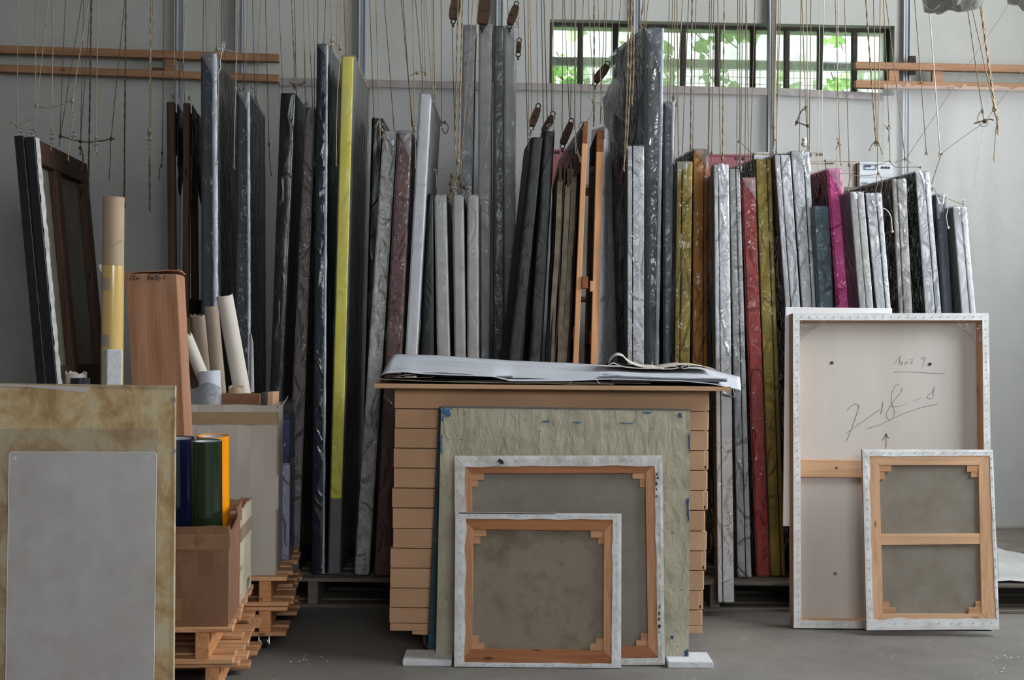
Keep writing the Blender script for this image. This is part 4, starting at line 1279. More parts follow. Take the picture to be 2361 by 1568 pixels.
canvas('added black slab darkening the gap behind the milky cover and the white lined canvas', 'added black slab', (1398, 1474, 330), (1398, 1474, 700), 7.1, 0.1, 'black', 'black', 'blackfilm', None, amp=0.006)  # made-up slab, put in to darken the gap between its neighbours
canvas('white wrapped canvas with a thin dark line, just above the roll of cream cloth', 'white lined canvas', (1447, 1485, 336), (1447, 1485, 838), 6.36, 0.22, 'whiteedge', 'greyface', 'clear', None, split=(0.3,), amp=0.004)
canvas('very tall grey canvas in crinkled silvery plastic in front of the strip window', 'tall crinkled silver canvas', (1485, 1529, 66), (1487, 1523, 450), 6.45, 0.55, 'greyface', 'darkface', 'crinkle', (1, 0.25), amp=0.016, dx=-0.1, foldmat='crinkle', rad=0.02, ridge=(0.012, 'gleam'))
single('plastic_cover', cat(patch('', '', '', [(1420, 165, 7.05), (1484, 68, 6.46), (1487, 330, 6.6), (1388, 235, 7.0)], M['smoke'], seed=5),
                            patch('', '', '', [(1388, 225, 7.02), (1426, 200, 6.95), (1424, 420, 6.9), (1396, 330, 7.0)], M['milky'], 8, seed=6)),
       M['coversmoke'], 'torn smoky plastic hanging off the left side of the tall crinkled silver canvas', 'plastic cover', COVERS, smooth=True)
canvas('slim dark slate canvas right of the tall crinkled silver one', 'slim dark slate canvas', (1530, 1553, 236), (1530, 1552, 450), 6.5, 0.5, 'slate', 'darkface', 'silver', (1, 0.07), amp=0.003, hook=1.0, rad=0.01, ridge=(0.009, 'gleam'))
# ---- right group
canvas('ochre yellow edged canvas with a dark line, left of the orange-brown one', 'left ochre canvas', (1561, 1597, 373), (1556, 1590, 838), 6.42, 0.55, 'ochre', 'brownface', 'clear', (-1, 0.06), split=(0.34,), dx=-0.08, amp=0.004)
single('plastic_cover', patch('', '', '', [(1548, 395, 6.8), (1561, 374, 6.41), (1554, 838, 6.41), (1510, 720, 6.85)], M['smoke'], seed=7), M['smoke'], 'loose smoky plastic flaring left of the ochre canvas', 'plastic cover', COVERS, smooth=True)
canvas('orange-brown edged canvas between the ochre and the white wrapped ones', 'orange-brown canvas', (1599, 1633, 345), (1597, 1631, 838), 6.55, 0.5, 'orange', 'brownface', 'clear', (1, 0.09), amp=0.004, dx=-0.06, hook=1.1, split=(0.72,))
canvas('white wrapped canvas hanging lowest, right of the stacked flat boxes', 'low-hanging white canvas', (1646, 1680, 379), (1656, 1693, 1380), 6.22, 0.1, 'whiteedge', 'greyface', 'clear', (-1, 0.12), split=(0.3,), zb=0.06, dx=0.0, amp=0.005)
single('plastic_cover', patch('', '', '', [(1628, 470, 6.6), (1646, 385, 6.21), (1650, 700, 6.21), (1632, 620, 6.6)], M['milky'], 8, 12, seed=8), M['milky'], 'loose milky plastic flap left of the low-hanging white canvas', 'plastic cover', COVERS, smooth=True)
canvas('grey-white wrapped canvas with dark line, left of the red one', 'grey-white canvas', (1682, 1706, 389), (1702, 1734, 1360), 6.42, 0.6, 'greyedge', 'greyface', 'clear', None, split=(0.6,), amp=0.004, hook=1.1, dx=-0.085)
canvas('red edged canvas in shiny film', 'red canvas', (1709, 1741, 410), (1746, 1777, 1352), 6.44, 0.55, 'red', 'brownface', 'clear', (1, 0.1), amp=0.007, dx=-0.08)
canvas('tall ochre yellow edged canvas right of the red one', 'right ochre canvas', (1743, 1778, 366), (1778, 1812, 1352), 6.47, 0.55, 'ochre', 'brownface', 'clear', None, amp=0.006, dx=-0.08, split=(0.72,))
canvas('grey-white wrapped canvas right of the tall ochre one', 'pale grey double canvas', (1786, 1822, 357), (1812, 1846, 712), 6.43, 0.55, 'whiteedge', 'maroon', 'clear', None, split=(0.36,), amp=0.004, hook=-0.05, dx=-0.08)
canvas('white wrapped canvas with dark line and pinkish face, left of the small blue-green one', 'white double canvas', (1824, 1866, 350), (1850, 1884, 712), 6.44, 0.55, 'whiteedge', 'maroon', 'clear', (1, 0.1), split=(0.68,), amp=0.005, dx=-0.08, hook=1.0)
canvas('small crumpled blue-green wrapped canvas', 'small blue-green canvas', (1874, 1912, 476), (1887, 1922, 706), 6.4, 0.3, 'teal', 'teal', 'clear', None, amp=0.012, dx=-0.03)
canvas('bright pink edged canvas with a triangular plastic fold', 'pink canvas', (1907, 1941, 390), (1930, 1963, 706), 6.42, 0.36, 'pink', 'pinkside', 'clear', (1, 0.14), amp=0.006, dx=-0.05)
canvas('grey wrapped canvas right of the pink one', 'grey wrapped canvas', (1960, 1992, 443), (1982, 2014, 706), 6.29, 0.4, 'greyedge', 'darkface', 'mist', (-1, 0.05), amp=0.005, split=(0.5,), dx=-0.055)
canvas('white wrapped canvas with a cord loop, right of the grey one', 'white looped canvas', (1996, 2032, 446), (2021, 2054, 706), 6.3, 0.4, 'whiteedge', 'slate', 'clear', (1, 0.09), amp=0.006, split=(0.66,), dx=-0.055)
canvas('brownish grey wrapped canvas with a brown face, left of the green and white one', 'brown-faced grey canvas', (2057, 2089, 413), (2073, 2104, 718), 6.42, 0.62, 'warmgrey', 'brownface', 'clear', (1, 0.09), amp=0.004, dx=-0.09, split=(0.36,))
canvas('white edged canvas with a dark green face', 'green-faced white canvas', (2111, 2143, 396), (2134, 2171, 718), 6.42, 0.64, 'whiteedge', 'green', 'clear', (1, 0.13), amp=0.004, dx=-0.1, split=(0.64,))
canvas('dark navy canvas half hidden between the green-faced and the last white one', 'dark navy canvas', (2157, 2181, 449), (2175, 2196, 718), 6.44, 0.4, 'navy', 'darkface', 'mist', (-1, 0.12), amp=0.005, dx=-0.06)
canvas('grey-white wrapped canvas at the right end of the rack', 'rightmost wrapped canvas', (2198, 2228, 477), (2218, 2250, 718), 6.38, 0.4, 'whiteedge', 'greyface', 'mist', (1, 0.12), amp=0.005, split=(0.6,), hook=0.9, dx=-0.06)

# ================================================================ archive boxes on a shelf by the wall
def shelf():
    t = Thing('steel_shelf', 'low steel shelf by the back wall carrying archive boxes, mostly hidden behind the canvases', 'shelf')
    x0, x1, y0, y1 = 0.2, 2.25, 7.62, 8.02
    zt = P(1900, 434, 7.7).z
    for xx in (x0, x1 - 0.04):
        for yy in (y0, y1 - 0.04):
            t.part('upright', box(xx, xx + 0.04, yy, yy + 0.04, 0.125, zt - 0.02), M['steel'])
    for z in (zt, zt - 0.6, zt - 1.2):
        t.part('shelf_board', bev(box(x0, x1, y0, y1, z - 0.02, z), 0.002), M['oldpallet'])
    t.build()
    return zt


SHZ = shelf()


def text_mesh(body, size, depth=0.0006):
    cu = bpy.data.curves.new('lettering', 'FONT')
    cu.body, cu.size, cu.extrude = body, size, depth
    o = bpy.data.objects.new('lettering', cu)
    COL.objects.link(o)
    bpy.context.view_layer.update()
    me = o.to_mesh()
    g = [v.co.copy() for v in me.vertices], [tuple(p.vertices) for p in me.polygons]
    o.to_mesh_clear()
    bpy.data.objects.remove(o)
    bpy.data.curves.remove(cu)
    return g


def lettering(body, at, size, ux=Vector((1, 0, 0)), uy=Vector((0, 0, 1)), depth=0.0006):
    v, f = text_mesh(body, size, depth)
    n = ux.cross(uy)
    return [Vector(at) + ux * p.x + uy * p.y + n * p.z for p in v], f


def abox(label, x0, x1, y0, y1, m, Y=7.66, bottom=None, labels=(), depth=0.3):
    t = Thing('archive_box', label, 'box', 'archive boxes on the shelf')
    a, b = P(x0, y1, Y), P(x1, y0, Y)
    zb = a.z if bottom is None else bottom
    hgt = b.z - zb
    t.part('body', bev(box(a.x, b.x, Y, Y + depth, zb, b.z - 0.012), 0.002), M[m])
    t.part('lid', bev(box(a.x - 0.001, b.x + 0.001, Y - 0.002, Y + depth + 0.002, b.z - 0.0115, b.z), 0.002), M[m])
    for kind, args in labels:
        if kind == 'rect':
            c, d = P(args[0], args[3], Y), P(args[2], args[1], Y)
            y = Y - 0.006
            g = cat(box(c.x, d.x, y, y + 0.002, c.z, c.z + 0.003), box(c.x, d.x, y, y + 0.002, d.z - 0.003, d.z), box(c.x, c.x + 0.003, y, y + 0.002, c.z, d.z), box(d.x - 0.003, d.x, y, y + 0.002, c.z, d.z))
            t.part('printed_frame', g, M[args[4]])
        elif kind == 'tag':
            c, d = P(args[0], args[3], Y), P(args[2], args[1], Y)
            t.part('paper_label', box(c.x, d.x, Y - 0.006, Y - 0.0015, c.z, d.z), M['whiteboard'])
        elif kind == 'dash':        # print too small to read: a row of short marks
            xx, R_ = args[0], random.Random(int(args[0]))
            gs = []
            while xx < args[2]:
                w = R_.uniform(1.2, 3.0)
                c, d = P(xx, args[1] + args[3], Y), P(min(xx + w, args[2]), args[1], Y)
                gs.append(box(c.x, d.x, Y - 0.0062, Y - 0.0012, c.z, d.z))
                xx += w + R_.uniform(0.8, 1.6)
            t.part('small_print', cat(*gs), M[args[4]], kind='stuff')
        elif kind == 'square':
            x_, y_, h_ = args
            c, d = P(x_ - h_, y_ + h_, Y), P(x_ + h_, y_ - h_, Y)
            f_ = 0.34 * (d.x - c.x)
            yy = Y - 0.0045
            t.part('square_symbol', cat(box(c.x, d.x, yy, Y - 0.001, c.z, c.z + f_), box(c.x, d.x, yy, Y - 0.001, d.z - f_, d.z), box(c.x, c.x + f_, yy, Y - 0.001, c.z + f_, d.z - f_), box(d.x - f_, d.x, yy, Y - 0.001, c.z + f_, d.z - f_)), M['ink'])
        elif kind == 'text':
            c = P(args[1], args[2], Y)
            t.part('lettering', lettering(args[0], Vector((c.x, Y - 0.0068, c.z)), args[3]), M[args[4]])
        elif kind == 'dot':
            c = P(args[0], args[1], Y)
            t.part('printed_dot', tube([c + Vector((0, -0.0065, 0)), c + Vector((0, -0.0045, 0))], args[2], 14), M[args[3]])
    t.build()


abox('dusty pink archive box showing between the black-green canvas and the loose canvases', 1268, 1330, 344, 378, 'pinkbox', bottom=SHZ, labels=[('square', (1282, 352, 2.4)), ('square', (1288.5, 352, 2.4))])
abox('dusty pink archive box left of the grey box with a small white label', 1632, 1734, 356, 382, 'pinkbox', bottom=SHZ, labels=[('square', (1713, 366, 3.0)), ('square', (1699, 365, 3.0))])
abox('grey archive box with a small white and blue label above the tall ochre canvas', 1738, 1822, 351, 420, 'greybox', bottom=SHZ, labels=[('tag', (1739, 360, 1767, 368)), ('dash', (1741, 361, 1755, 3, 'inkblue')), ('rect', (1758, 359, 1766, 364, 'inkblue'))])
abox('grey archive box with a round printed dot, behind the white double canvas', 1826, 1900, 348, 372, 'greybox', bottom=P(1860, 373, 7.66).z + 0.001, labels=[('dot', (1867, 358, 0.011, 'inkblue')), ('dash', (1883, 354, 1897, 5, 'pencil'))])
abox('grey archive box under the one with the round dot', 1826, 1902, 373, 420, 'greybox', bottom=SHZ)
abox('grey archive box stacked above the pink canvas', 1903, 1976, 368, 394, 'greybox', bottom=P(1940, 395, 7.66).z + 0.001, labels=[('dash', (1904, 375, 1924, 3, 'pencil'))])
abox('grey archive box under the one above the pink canvas', 1903, 1976, 395, 430, 'greybox', bottom=SHZ)
abox('pale blue-grey archive box with a framed label, right end of the shelf', 1981, 2058, 374, 403, 'palebox', bottom=P(2020, 404, 7.66).z + 0.001, labels=[('rect', (1992, 380, 2020, 391, 'inkblue')), ('dash', (1995, 382, 2009, 3.2, 'pencildark')), ('square', (2034.5, 386.5, 2.4)), ('square', (2042, 386.5, 2.4)), ('square', (2049, 387, 2.4))])
abox('pale archive box lettered com under the framed label box', 1981, 2058, 404, 434, 'palebox', bottom=SHZ, labels=[('text', ('com', 1985, 425, 0.022, 'ink'))])
single('book_spine_board', bev(box(P(1973, 440, 7.66).x, P(1980, 440, 7.66).x, 7.64, 7.95, SHZ, P(1976, 377, 7.66).z), 0.002), M['darkwood'], 'thin dark brown board standing between the archive boxes', 'board')

# ================================================================ wooden pulleys
def pulley(label, px, py0, py1, lean, Y=6.75, w=0.05):
    t = Thing('wooden_pulley', label, 'pulley', 'wooden pulley blocks')
    a, b = P(px - lean, py1, Y), P(px + lean, py0, Y)
    d = (b - a)
    ux = Vector((d.z, 0, -d.x)).normalized()
    pts = [(0, 0.65), (0.08, 0.9), (0.4, 1.0), (0.75, 0.95), (0.97, 0.75), (1.0, 0.6)]

    def cheek(y0, y1):
        V, n = [], len(pts) * 2
        prof = [a + d * h + ux * (w / 2 * k) for h, k in pts] + [a + d * h - ux * (w / 2 * k) for h, k in reversed(pts)]
        V = [p + Vector((0, y0, 0)) for p in prof] + [p + Vector((0, y1, 0)) for p in prof]
        Fc = [tuple(range(n)), tuple(range(2 * n - 1, n - 1, -1))] + [((i + 1) % n, i, n + i, n + (i + 1) % n) for i in range(n)]
        return V, Fc
    t.part('cheek', cheek(-0.022, -0.010), M['brownwood'])
    t.part('cheek', cheek(0.010, 0.022), M['brownwood'])
    c = a + d * 0.45
    s = t.part('sheave', tube([c + Vector((0, -0.009, 0)), c + Vector((0, 0, 0)), c + Vector((0, 0.009, 0))], [w * 0.42, w * 0.33, w * 0.42], 16), M['darkmetal'])
    t.part('axle', tube([c + Vector((0, -0.025, 0)), c + Vector((0, 0.025, 0))], 0.005, 8), M['darkmetal'], parent=s)
    t.part('eye_hook', ring(b + Vector((0, 0, 0.012)), 0.011, 0.0028), M['darkmetal'], smooth=True)
    t.part('chain_link', ring(a - Vector((0, 0, 0.012)), 0.011, 0.0028), M['darkmetal'], smooth=True)
    t.part('chain_link', ring(a - Vector((0, 0, 0.03)), 0.01, 0.0025, (1, 0.3, 0)), M['darkmetal'], smooth=True)
    t.build()


pulley('wooden pulley hanging highest left of the four tall grey canvases', 1049, -4, 44, 4, 6.95, 0.05)
pulley('large wooden pulley hanging over the second tall grey canvas', 1116, -8, 56, 4, 7.0, 0.062)
pulley('slanted wooden pulley hanging over the rightmost tall grey canvas', 1183, 14, 56, 8, 7.0, 0.04)
pulley('small wooden toggle pulley at the right edge of the rightmost tall grey canvas', 1196, 98, 120, 1, 7.0, 0.026)
pulley('slanted wooden pulley above the left black-green canvas', 1233, 250, 290, 8, 6.8, 0.036)
pulley('slanted wooden pulley above the right black-green canvas', 1264, 268, 304, 11, 6.85, 0.036)
pulley('slanted wooden pulley above the smoky cover of the loose canvases', 1307, 284, 332, 10, 6.85, 0.038)
pulley('dark wooden pulley hanging in front of the second window pane', 1386, 152, 188, 15, 6.9, 0.042)

# ================================================================ cords
# (x at top edge, [(x, y) further points], distance, radius in mm, material, knot at end)
J, D, G_, Wt = 'jute', 'dkjute', 'greycord', 'whitecord'
ROPES = [
    (41, [(39, 289)], 6.2, 2.4, J, 1), (83, [(81, 300)], 6.2, 2.4, J, 1), (112, [(84, 243)], 6.18, 2.4, J, 1), (123, [(119, 297), (117, 340)], 6.2, 2.4, J, 1), (151, [(137, 338)], 6.9, 2.2, D, 0),
    (189, [(139, 314)], 6.9, 2.2, D, 1), (205, [(167, 230), (172, 262), (166, 290), (160, 330), (157, 364)], 6.25, 3.2, J, 1), (193, [(185, 354)], 6.9, 2.0, D, 1), (209, [(186, 319)], 6.95, 2.0, D, 0),
    (211, [(203, 449)], 6.8, 4.2, D, 1), (226, [(221, 316), (226, 352)], 6.3, 2.6, J, 1), (288, [(256, 319), (255, 350), (252, 408)], 6.9, 2.4, D, 1), (290, [(286, 470)], 6.7, 4.0, D, 1),
    (348, [(345, 300), (347, 375)], 6.4, 4.4, J, 1), (350, [(346, 300), (345, 480)], 6.42, 4.0, D, 1), (378, [(374, 352), (370, 380), (366, 408)], 6.8, 2.4, D, 1),
    (402, [(402, 229)], 6.46, 2.6, J, 1), (414, [(413, 226)], 6.5, 2.2, D, 0), (428, [(422, 150), (426, 236)], 6.46, 3.0, J, 1), (469, [(468, 126)], 6.9, 2.2, D, 0), (474, [(477, 126)], 6.95, 1.6, D, 0), (484, [(484, 126)], 6.6, 2.0, J, 0),
    (502, [(500, 112), (503, 180), (501, 367)], 6.28, 3.2, J, 1), (511, [(512, 170)], 6.7, 2.0, D, 0), (516, [(518, 168)], 6.72, 1.8, D, 0), (550, [(543, 204), (541, 290), (539, 383)], 6.28, 3.2, J, 1),
    (562, [(562, 205)], 6.6, 2.2, D, 1), (571, [(566, 205)], 6.6, 2.2, J, 0), (582, [(588, 235)], 6.8, 2.0, D, 0), (601, [(590, 238)], 6.7, 2.4, J, 0), (612, [(620, 332), (622, 370), (625, 400)], 6.9, 2.2, D, 1), (643, [(652, 220)], 7.0, 1.6, D, 0),
    (673, [(681, 196)], 6.45, 4.2, J, 1), (679, [(683, 220)], 6.6, 2.0, D, 0), (700, [(704, 240)], 6.5, 3.0, J, 1), (710, [(721, 247)], 6.6, 2.4, J, 0), (724, [(725, 247)], 6.6, 2.2, J, 0), (733, [(732, 104)], 6.7, 2.0, D, 0),
    (751, [(746, 104)], 6.7, 2.0, D, 0), (763, [(765, 108)], 6.4, 2.8, J, 1), (778, [(777, 110), (783, 122)], 6.6, 2.0, J, 0), (785, [(784, 110), (777, 240), (775, 376)], 6.35, 3.0, J, 1), (793, [(797, 132)], 6.7, 1.8, D, 0),
    (802, [(798, 132)], 6.6, 2.0, J, 0), (808, [(809, 132)], 6.6, 2.0, J, 0), (852, [(862, 272)], 6.85, 2.2, D, 1), (867, [(876, 293), (884, 310), (890, 340)], 6.38, 3.0, J, 1), (886, [(909, 304)], 6.7, 2.2, D, 0),
    (925, [(952, 300)], 6.8, 2.2, D, 0), (929, [(950, 292)], 6.82, 2.2, D, 0), (952, [(956, 298), (958, 340), (957, 384)], 6.38, 2.8, J, 1), (958, [(972, 165), (975, 218)], 6.7, 2.0, D, 0), (972, [(976, 220)], 6.6, 2.2, J, 0),
    (978, [(981, 168), (994, 218)], 6.5, 2.4, J, 1), (982, [(997, 222)], 6.6, 2.4, J, 0), (996, [(998, 222)], 6.4, 2.4, J, 1), (999, [(1004, 260), (1019, 290)], 6.7, 2.2, D, 0), (1017, [(1018, 284)], 6.7, 2.2, D, 1),
    (1041, [(1048, 300)], 6.9, 2.4, D, 0), (1056, [(1049, 366)], 6.4, 4.0, J, 0), (1067, [(1056, 370), (1048, 420)], 6.4, 4.0, J, 1), (1080, [(1080, 60)], 7.1, 2.0, D, 0), (1091, [(1066, 332), (1062, 420)], 6.5, 2.6, J, 1),
    (1103, [(1076, 319)], 6.6, 2.4, J, 0), (1170, [(1173, 52)], 7.05, 2.2, D, 0), (1194, [(1197, 98)], 6.98, 2.4, J, 0), (1208, [(1217, 335)], 6.8, 2.4, D, 0), (1218, [(1220, 340)], 6.5, 3.2, J, 1), (1222, [(1226, 264)], 6.78, 2.2, J, 0),
    (1238, [(1239, 240)], 6.78, 2.2, J, 0), (1248, [(1253, 285)], 6.85, 2.4, D, 0), (1254, [(1262, 277)], 6.8, 2.6, D, 0), (1273, [(1272, 258)], 6.8, 3.0, J, 0), (1275, [(1277, 300)], 6.48, 2.4, J, 1),
    (1298, [(1296, 310)], 6.8, 2.6, G_, 0), (1301, [(1313, 272)], 6.8, 2.6, G_, 0), (1317, [(1316, 272)], 6.75, 2.4, G_, 0), (1325, [(1325, 300)], 6.7, 2.6, G_, 0), (1328, [(1326, 320), (1330, 350), (1337, 368)], 6.4, 2.2, J, 1),
    (1345, [(1338, 285)], 6.8, 2.4, G_, 0), (1356, [(1368, 233), (1349, 284)], 6.4, 2.4, J, 1), (1370, [(1369, 292)], 6.7, 3.4, G_, 0), (1379, [(1387, 246), (1395, 292)], 6.4, 2.6, J, 1), (1395, [(1384, 286)], 6.8, 2.4, G_, 0),
    (1399, [(1396, 152)], 6.9, 2.4, G_, 0), (1412, [(1409, 170)], 6.95, 2.4, G_, 0), (1431, [(1421, 154)], 6.9, 2.6, G_, 0), (1449, [(1447, 150), (1441, 345), (1438, 388)], 6.36, 3.6, J, 1), (1455, [(1454, 150), (1445, 345)], 6.36, 3.4, J, 0),
    (1458, [(1455, 62), (1461, 90), (1460, 180), (1457, 235)], 6.45, 3.6, J, 1), (1483, [(1477, 62)], 6.62, 3.4, J, 1), (1487, [(1484, 66)], 6.65, 3.0, J, 0), (1495, [(1488, 68)], 6.65, 3.0, J, 0),
    (1543, [(1539, 236)], 6.68, 2.6, G_, 0), (1551, [(1544, 238)], 6.68, 2.6, G_, 0), (1556, [(1554, 222), (1555, 360)], 6.5, 3.0, J, 1), (1561, [(1564, 360)], 6.6, 2.8, G_, 0), (1574, [(1560, 240), (1553, 372)], 6.4, 2.6, J, 1),
    (1588, [(1573, 354)], 6.6, 2.6, G_, 0), (1596, [(1592, 346)], 6.56, 3.4, G_, 0), (1605, [(1597, 346)], 6.58, 2.4, G_, 0), (1636, [(1633, 350)], 6.5, 2.6, G_, 1), (1641, [(1637, 200), (1634, 352)], 6.5, 2.4, G_, 0),
    (1646, [(1641, 352), (1638, 372)], 6.45, 2.6, G_, 1), (1655, [(1661, 362)], 6.5, 2.6, G_, 0), (1670, [(1666, 364)], 6.4, 3.4, J, 1), (1701, [(1699, 390)], 6.42, 2.8, G_, 0), (1706, [(1706, 390)], 6.42, 2.8, G_, 0),
    (1712, [(1708, 392)], 6.42, 2.6, G_, 1), (1720, [(1718, 385)], 6.7, 2.8, G_, 0), (1721, [(1726, 382)], 6.7, 2.4, G_, 0), (1741, [(1730, 368)], 6.6, 2.6, G_, 0), (1774, [(1776, 358)], 6.45, 2.8, G_, 0), (1781, [(1779, 360)], 6.45, 2.8, G_, 0),
    (1785, [(1784, 290), (1790, 322)], 6.4, 3.0, J, 1), (1790, [(1783, 358)], 6.5, 2.6, G_, 0), (1795, [(1790, 356)], 6.5, 2.6, G_, 0), (1800, [(1789, 356)], 6.5, 2.6, J, 0), (1847, [(1843, 352)], 6.6, 2.4, G_, 0),
    (1849, [(1858, 247), (1861, 288)], 6.45, 3.2, J, 1), (1860, [(1862, 291), (1864, 360)], 6.45, 2.8, J, 0), (1870, [(1866, 362)], 6.46, 2.8, G_, 0), (1890, [(1886, 395)], 6.5, 2.2, Wt, 0), (1900, [(1895, 290), (1899, 380)], 6.6, 2.2, Wt, 0),
    (1926, [(1936, 329), (1939, 376)], 6.45, 2.8, J, 1), (1932, [(1930, 388)], 6.5, 2.2, Wt, 0), (1947, [(1958, 378), (1960, 405), (1955, 435)], 6.35, 2.6, G_, 1), (1996, [(2020, 327)], 6.4, 3.6, J, 1), (2014, [(2021, 327)], 6.4, 2.6, G_, 0),
    (2030, [(2024, 327), (2024, 400)], 6.36, 3.0, J, 1), (2037, [(2050, 291), (2052, 370)], 6.5, 2.6, G_, 1), (2043, [(2087, 365)], 6.4, 2.6, G_, 1), (2109, [(2136, 351)], 6.4, 2.6, G_, 1), (2141, [(2168, 353)], 6.38, 3.2, Wt, 1),
    (2228, [(2265, 254), (2269, 278)], 6.35, 2.8, G_, 1), (2237, [(2292, 246)], 6.3, 3.0, J, 0), (2259, [(2293, 247), (2300, 270), (2300, 304)], 6.3, 4.2, J, 1), (2262, [(2296, 258), (2296, 300), (2292, 366)], 6.32, 2.8, J, 1),
]


def smooth_path(pts, n=5):
    out = []
    for i in range(len(pts) - 1):
        p0 = pts[max(i - 1, 0)]; p1 = pts[i]; p2 = pts[i + 1]; p3 = pts[min(i + 2, len(pts) - 1)]
        for k in range(n):
            t = k / n
            out.append(0.5 * ((2 * p1) + (p2 - p0) * t + (2 * p0 - 5 * p1 + 4 * p2 - p3) * t * t + (3 * p1 - p0 - 3 * p2 + p3) * t ** 3))
    out.append(pts[-1])
    return out


CW = {J: 'tan jute', D: 'dark brown', G_: 'grey-brown', Wt: 'white'}
near = {}
info = []
for i, r in enumerate(ROPES):
    ex, ey = r[1][0] if len(r[1]) == 1 else r[1][-1]
    best = min(ANCH, key=lambda a: abs(a[0] - r[1][0][0]) + 0.12 * abs(a[1] - r[1][0][1]))
    key = (CW[r[4]], best[2])
    near.setdefault(key, []).append(i)
    info.append(key)
onum = ['leftmost', 'second', 'third', 'fourth', 'fifth', 'sixth', 'seventh', 'eighth', 'ninth', 'tenth', 'eleventh', 'twelfth']
for i, (xt, pts, Y, r, m_, knot) in enumerate(ROPES):
    key = info[i]
    mem = sorted(near[key], key=lambda k: ROPES[k][0])
    kind = 'cord' if r < 3.3 else 'thick cord'
    lab = f'{key[0]} cord hanging over the {key[1]}'
    if len(mem) > 1:
        lab += f', {onum[mem.index(i)]} of {len(mem)} from the left'
    p0 = P(xt, 0, Y)
    p1 = P(pts[0][0], pts[0][1], Y)
    up = p0 - p1
    if up.z > 0.15:
        top = p0 + up * ((CEIL - 0.002 - p0.z) / up.z)
    else:
        top = Vector((p0.x, Y, CEIL - 0.002))
    path = [top, p0] + [P(x, y, Y) for x, y in pts]
    head = [path[0].lerp(path[1], k / 3) for k in range(3)]
    body = smooth_path(path[1:], 6)
    body = [p + Vector((0.0015 * mnoise.noise(Vector((p.z * 9, i, 0))), 0.0015 * mnoise.noise(Vector((p.z * 9, i, 7))), 0)) for p in body]
    rr = r * 0.0008
    t = Thing('hanging_cord', lab, 'cord', 'cords hanging from the ceiling')
    allp = head + body
    if r >= 3.3:                # two twisted strands
        fine = smooth_path(allp, 6)
        L_ = 0
        s1, s2 = [], []
        for k, p in enumerate(fine):
            if k: L_ += (p - fine[k - 1]).length
            o = Vector((math.cos(L_ * 60), math.sin(L_ * 60), 0)) * rr * 0.75
            s1.append(p + o); s2.append(p - o)
        t.part('strand', tube(s1, rr * 0.8, 5), M[m_], smooth=True)
        t.part('strand', tube(s2, rr * 0.8, 5), M[m_], smooth=True)
    else:
        t.part('cord', tube(allp, rr, 5), M[m_], smooth=True)
    if knot:
        e = path[2] if len(path) > 3 else path[-1]
        t.part('knot', cat(blob(e, rr * 2.6, rr * 2.4, rr * 3.4, 8, 6, 0.5, i), ring(e + Vector((0, 0, -rr * 3.5)), rr * 2.6, rr * 0.8, (0.4, 1, 0), 10, 4)), M[m_], smooth=True)
        if len(path) > 3:
            e2 = path[-1]
            t.part('frayed_end', cat(*[tube([e2, e2 + Vector((dx, 0, -0.008 - 0.004 * k))], [rr * 1.1, rr * 0.4], 4) for k, dx in enumerate((-0.004, 0.001, 0.005))]), M[m_])
        if i in (3, 10, 13, 6):
            c = P(*( (119, 315), (226 - 5, 330), (343, 318), (169, 310))[(3, 10, 13, 6).index(i)], Y - 0.01)
            t.part('snap_hook', cat(ring(c, 0.011, 0.0022, (0.2, 1, 0)), ring(c - Vector((0, 0, 0.022)), 0.008, 0.002, (1, 0.5, 0))), M['chrome'], smooth=True)
    t.build()


def link(label, pts, Y, r, m_, knots=()):
    t = Thing('tie_cord', label, 'cord', 'short tie cords')
    r *= 1.3
    pp = [P(p[0], p[1], p[2] if len(p) > 2 else Y) for p in pts]
    t.part('cord', tube(smooth_path(pp, 6), r, 5), M[m_], smooth=True)
    for k in knots:
        t.part('knot', blob(pp[k], r * 2.6, r * 2.6, r * 2.8, 8, 6, 0.5, k + len(pts)), M[m_], smooth=True)
    t.build(True)


link('sagging dark cord tied level across several cords at the far left', [(139, 314), (160, 320), (186, 326), (206, 328), (240, 324), (256, 320), (264, 321)], 6.85, 0.0025, D, (0, 2, 5))
link('tan cord looping up to a knot above the black-edged canvases', [(84, 244), (95, 247), (115, 249), (140, 242), (166, 232)], 6.2, 0.0018, J, (0, 4))
link('short tan cord tied between two cords at the left edge of the picture', [(27, 281), (32, 283), (39, 289), (58, 282), (80, 273)], 6.2, 0.0018, J, (0, 2))
link('dark drooping cord end behind the black-edged canvases', [(185, 341), (190, 352), (191, 372), (188, 392)], 6.9, 0.0025, D, (0, 3))
link('white string tied in a bow beside the silvery blue-black canvas', [(500, 112), (510, 113), (513, 104), (515, 96), (518, 100), (516, 112), (512, 114), (530, 117), (544, 120)], 6.26, 0.0014, Wt, (2, 6))
link('white string tail twisted round the tan cord of the silvery blue-black canvas', [(513, 114), (510, 130), (507, 145), (509, 155), (503, 170)], 6.25, 0.0016, Wt)
link('dark wire bent over the blue-black creased canvas', [(560, 208), (562, 198), (575, 193), (583, 204), (590, 225), (598, 245)], 6.5, 0.0012, D)
link('dark string tied in a bow above the black rounded canvas', [(668, 189), (676, 195), (681, 197), (692, 195), (703, 190)], 6.44, 0.003, D, (2,))
link('orange-tan cord looped between the tall slate-blue and yellow canvases', [(764, 96), (770, 97), (780, 104), (785, 112), (783, 130)], 6.37, 0.0018, J, (0,))
link('tan bow of frayed string above the tall pale grey canvas', [(946, 175), (955, 170), (963, 168), (972, 166), (982, 166)], 6.38, 0.0022, J, (2,))
link('dark cord slanting from the tall pale grey canvas to the small pulley knot', [(998, 236), (1006, 258), (1016, 280), (1026, 282), (1034, 294), (1027, 308), (1019, 296)], 6.5, 0.0022, D, (3,))
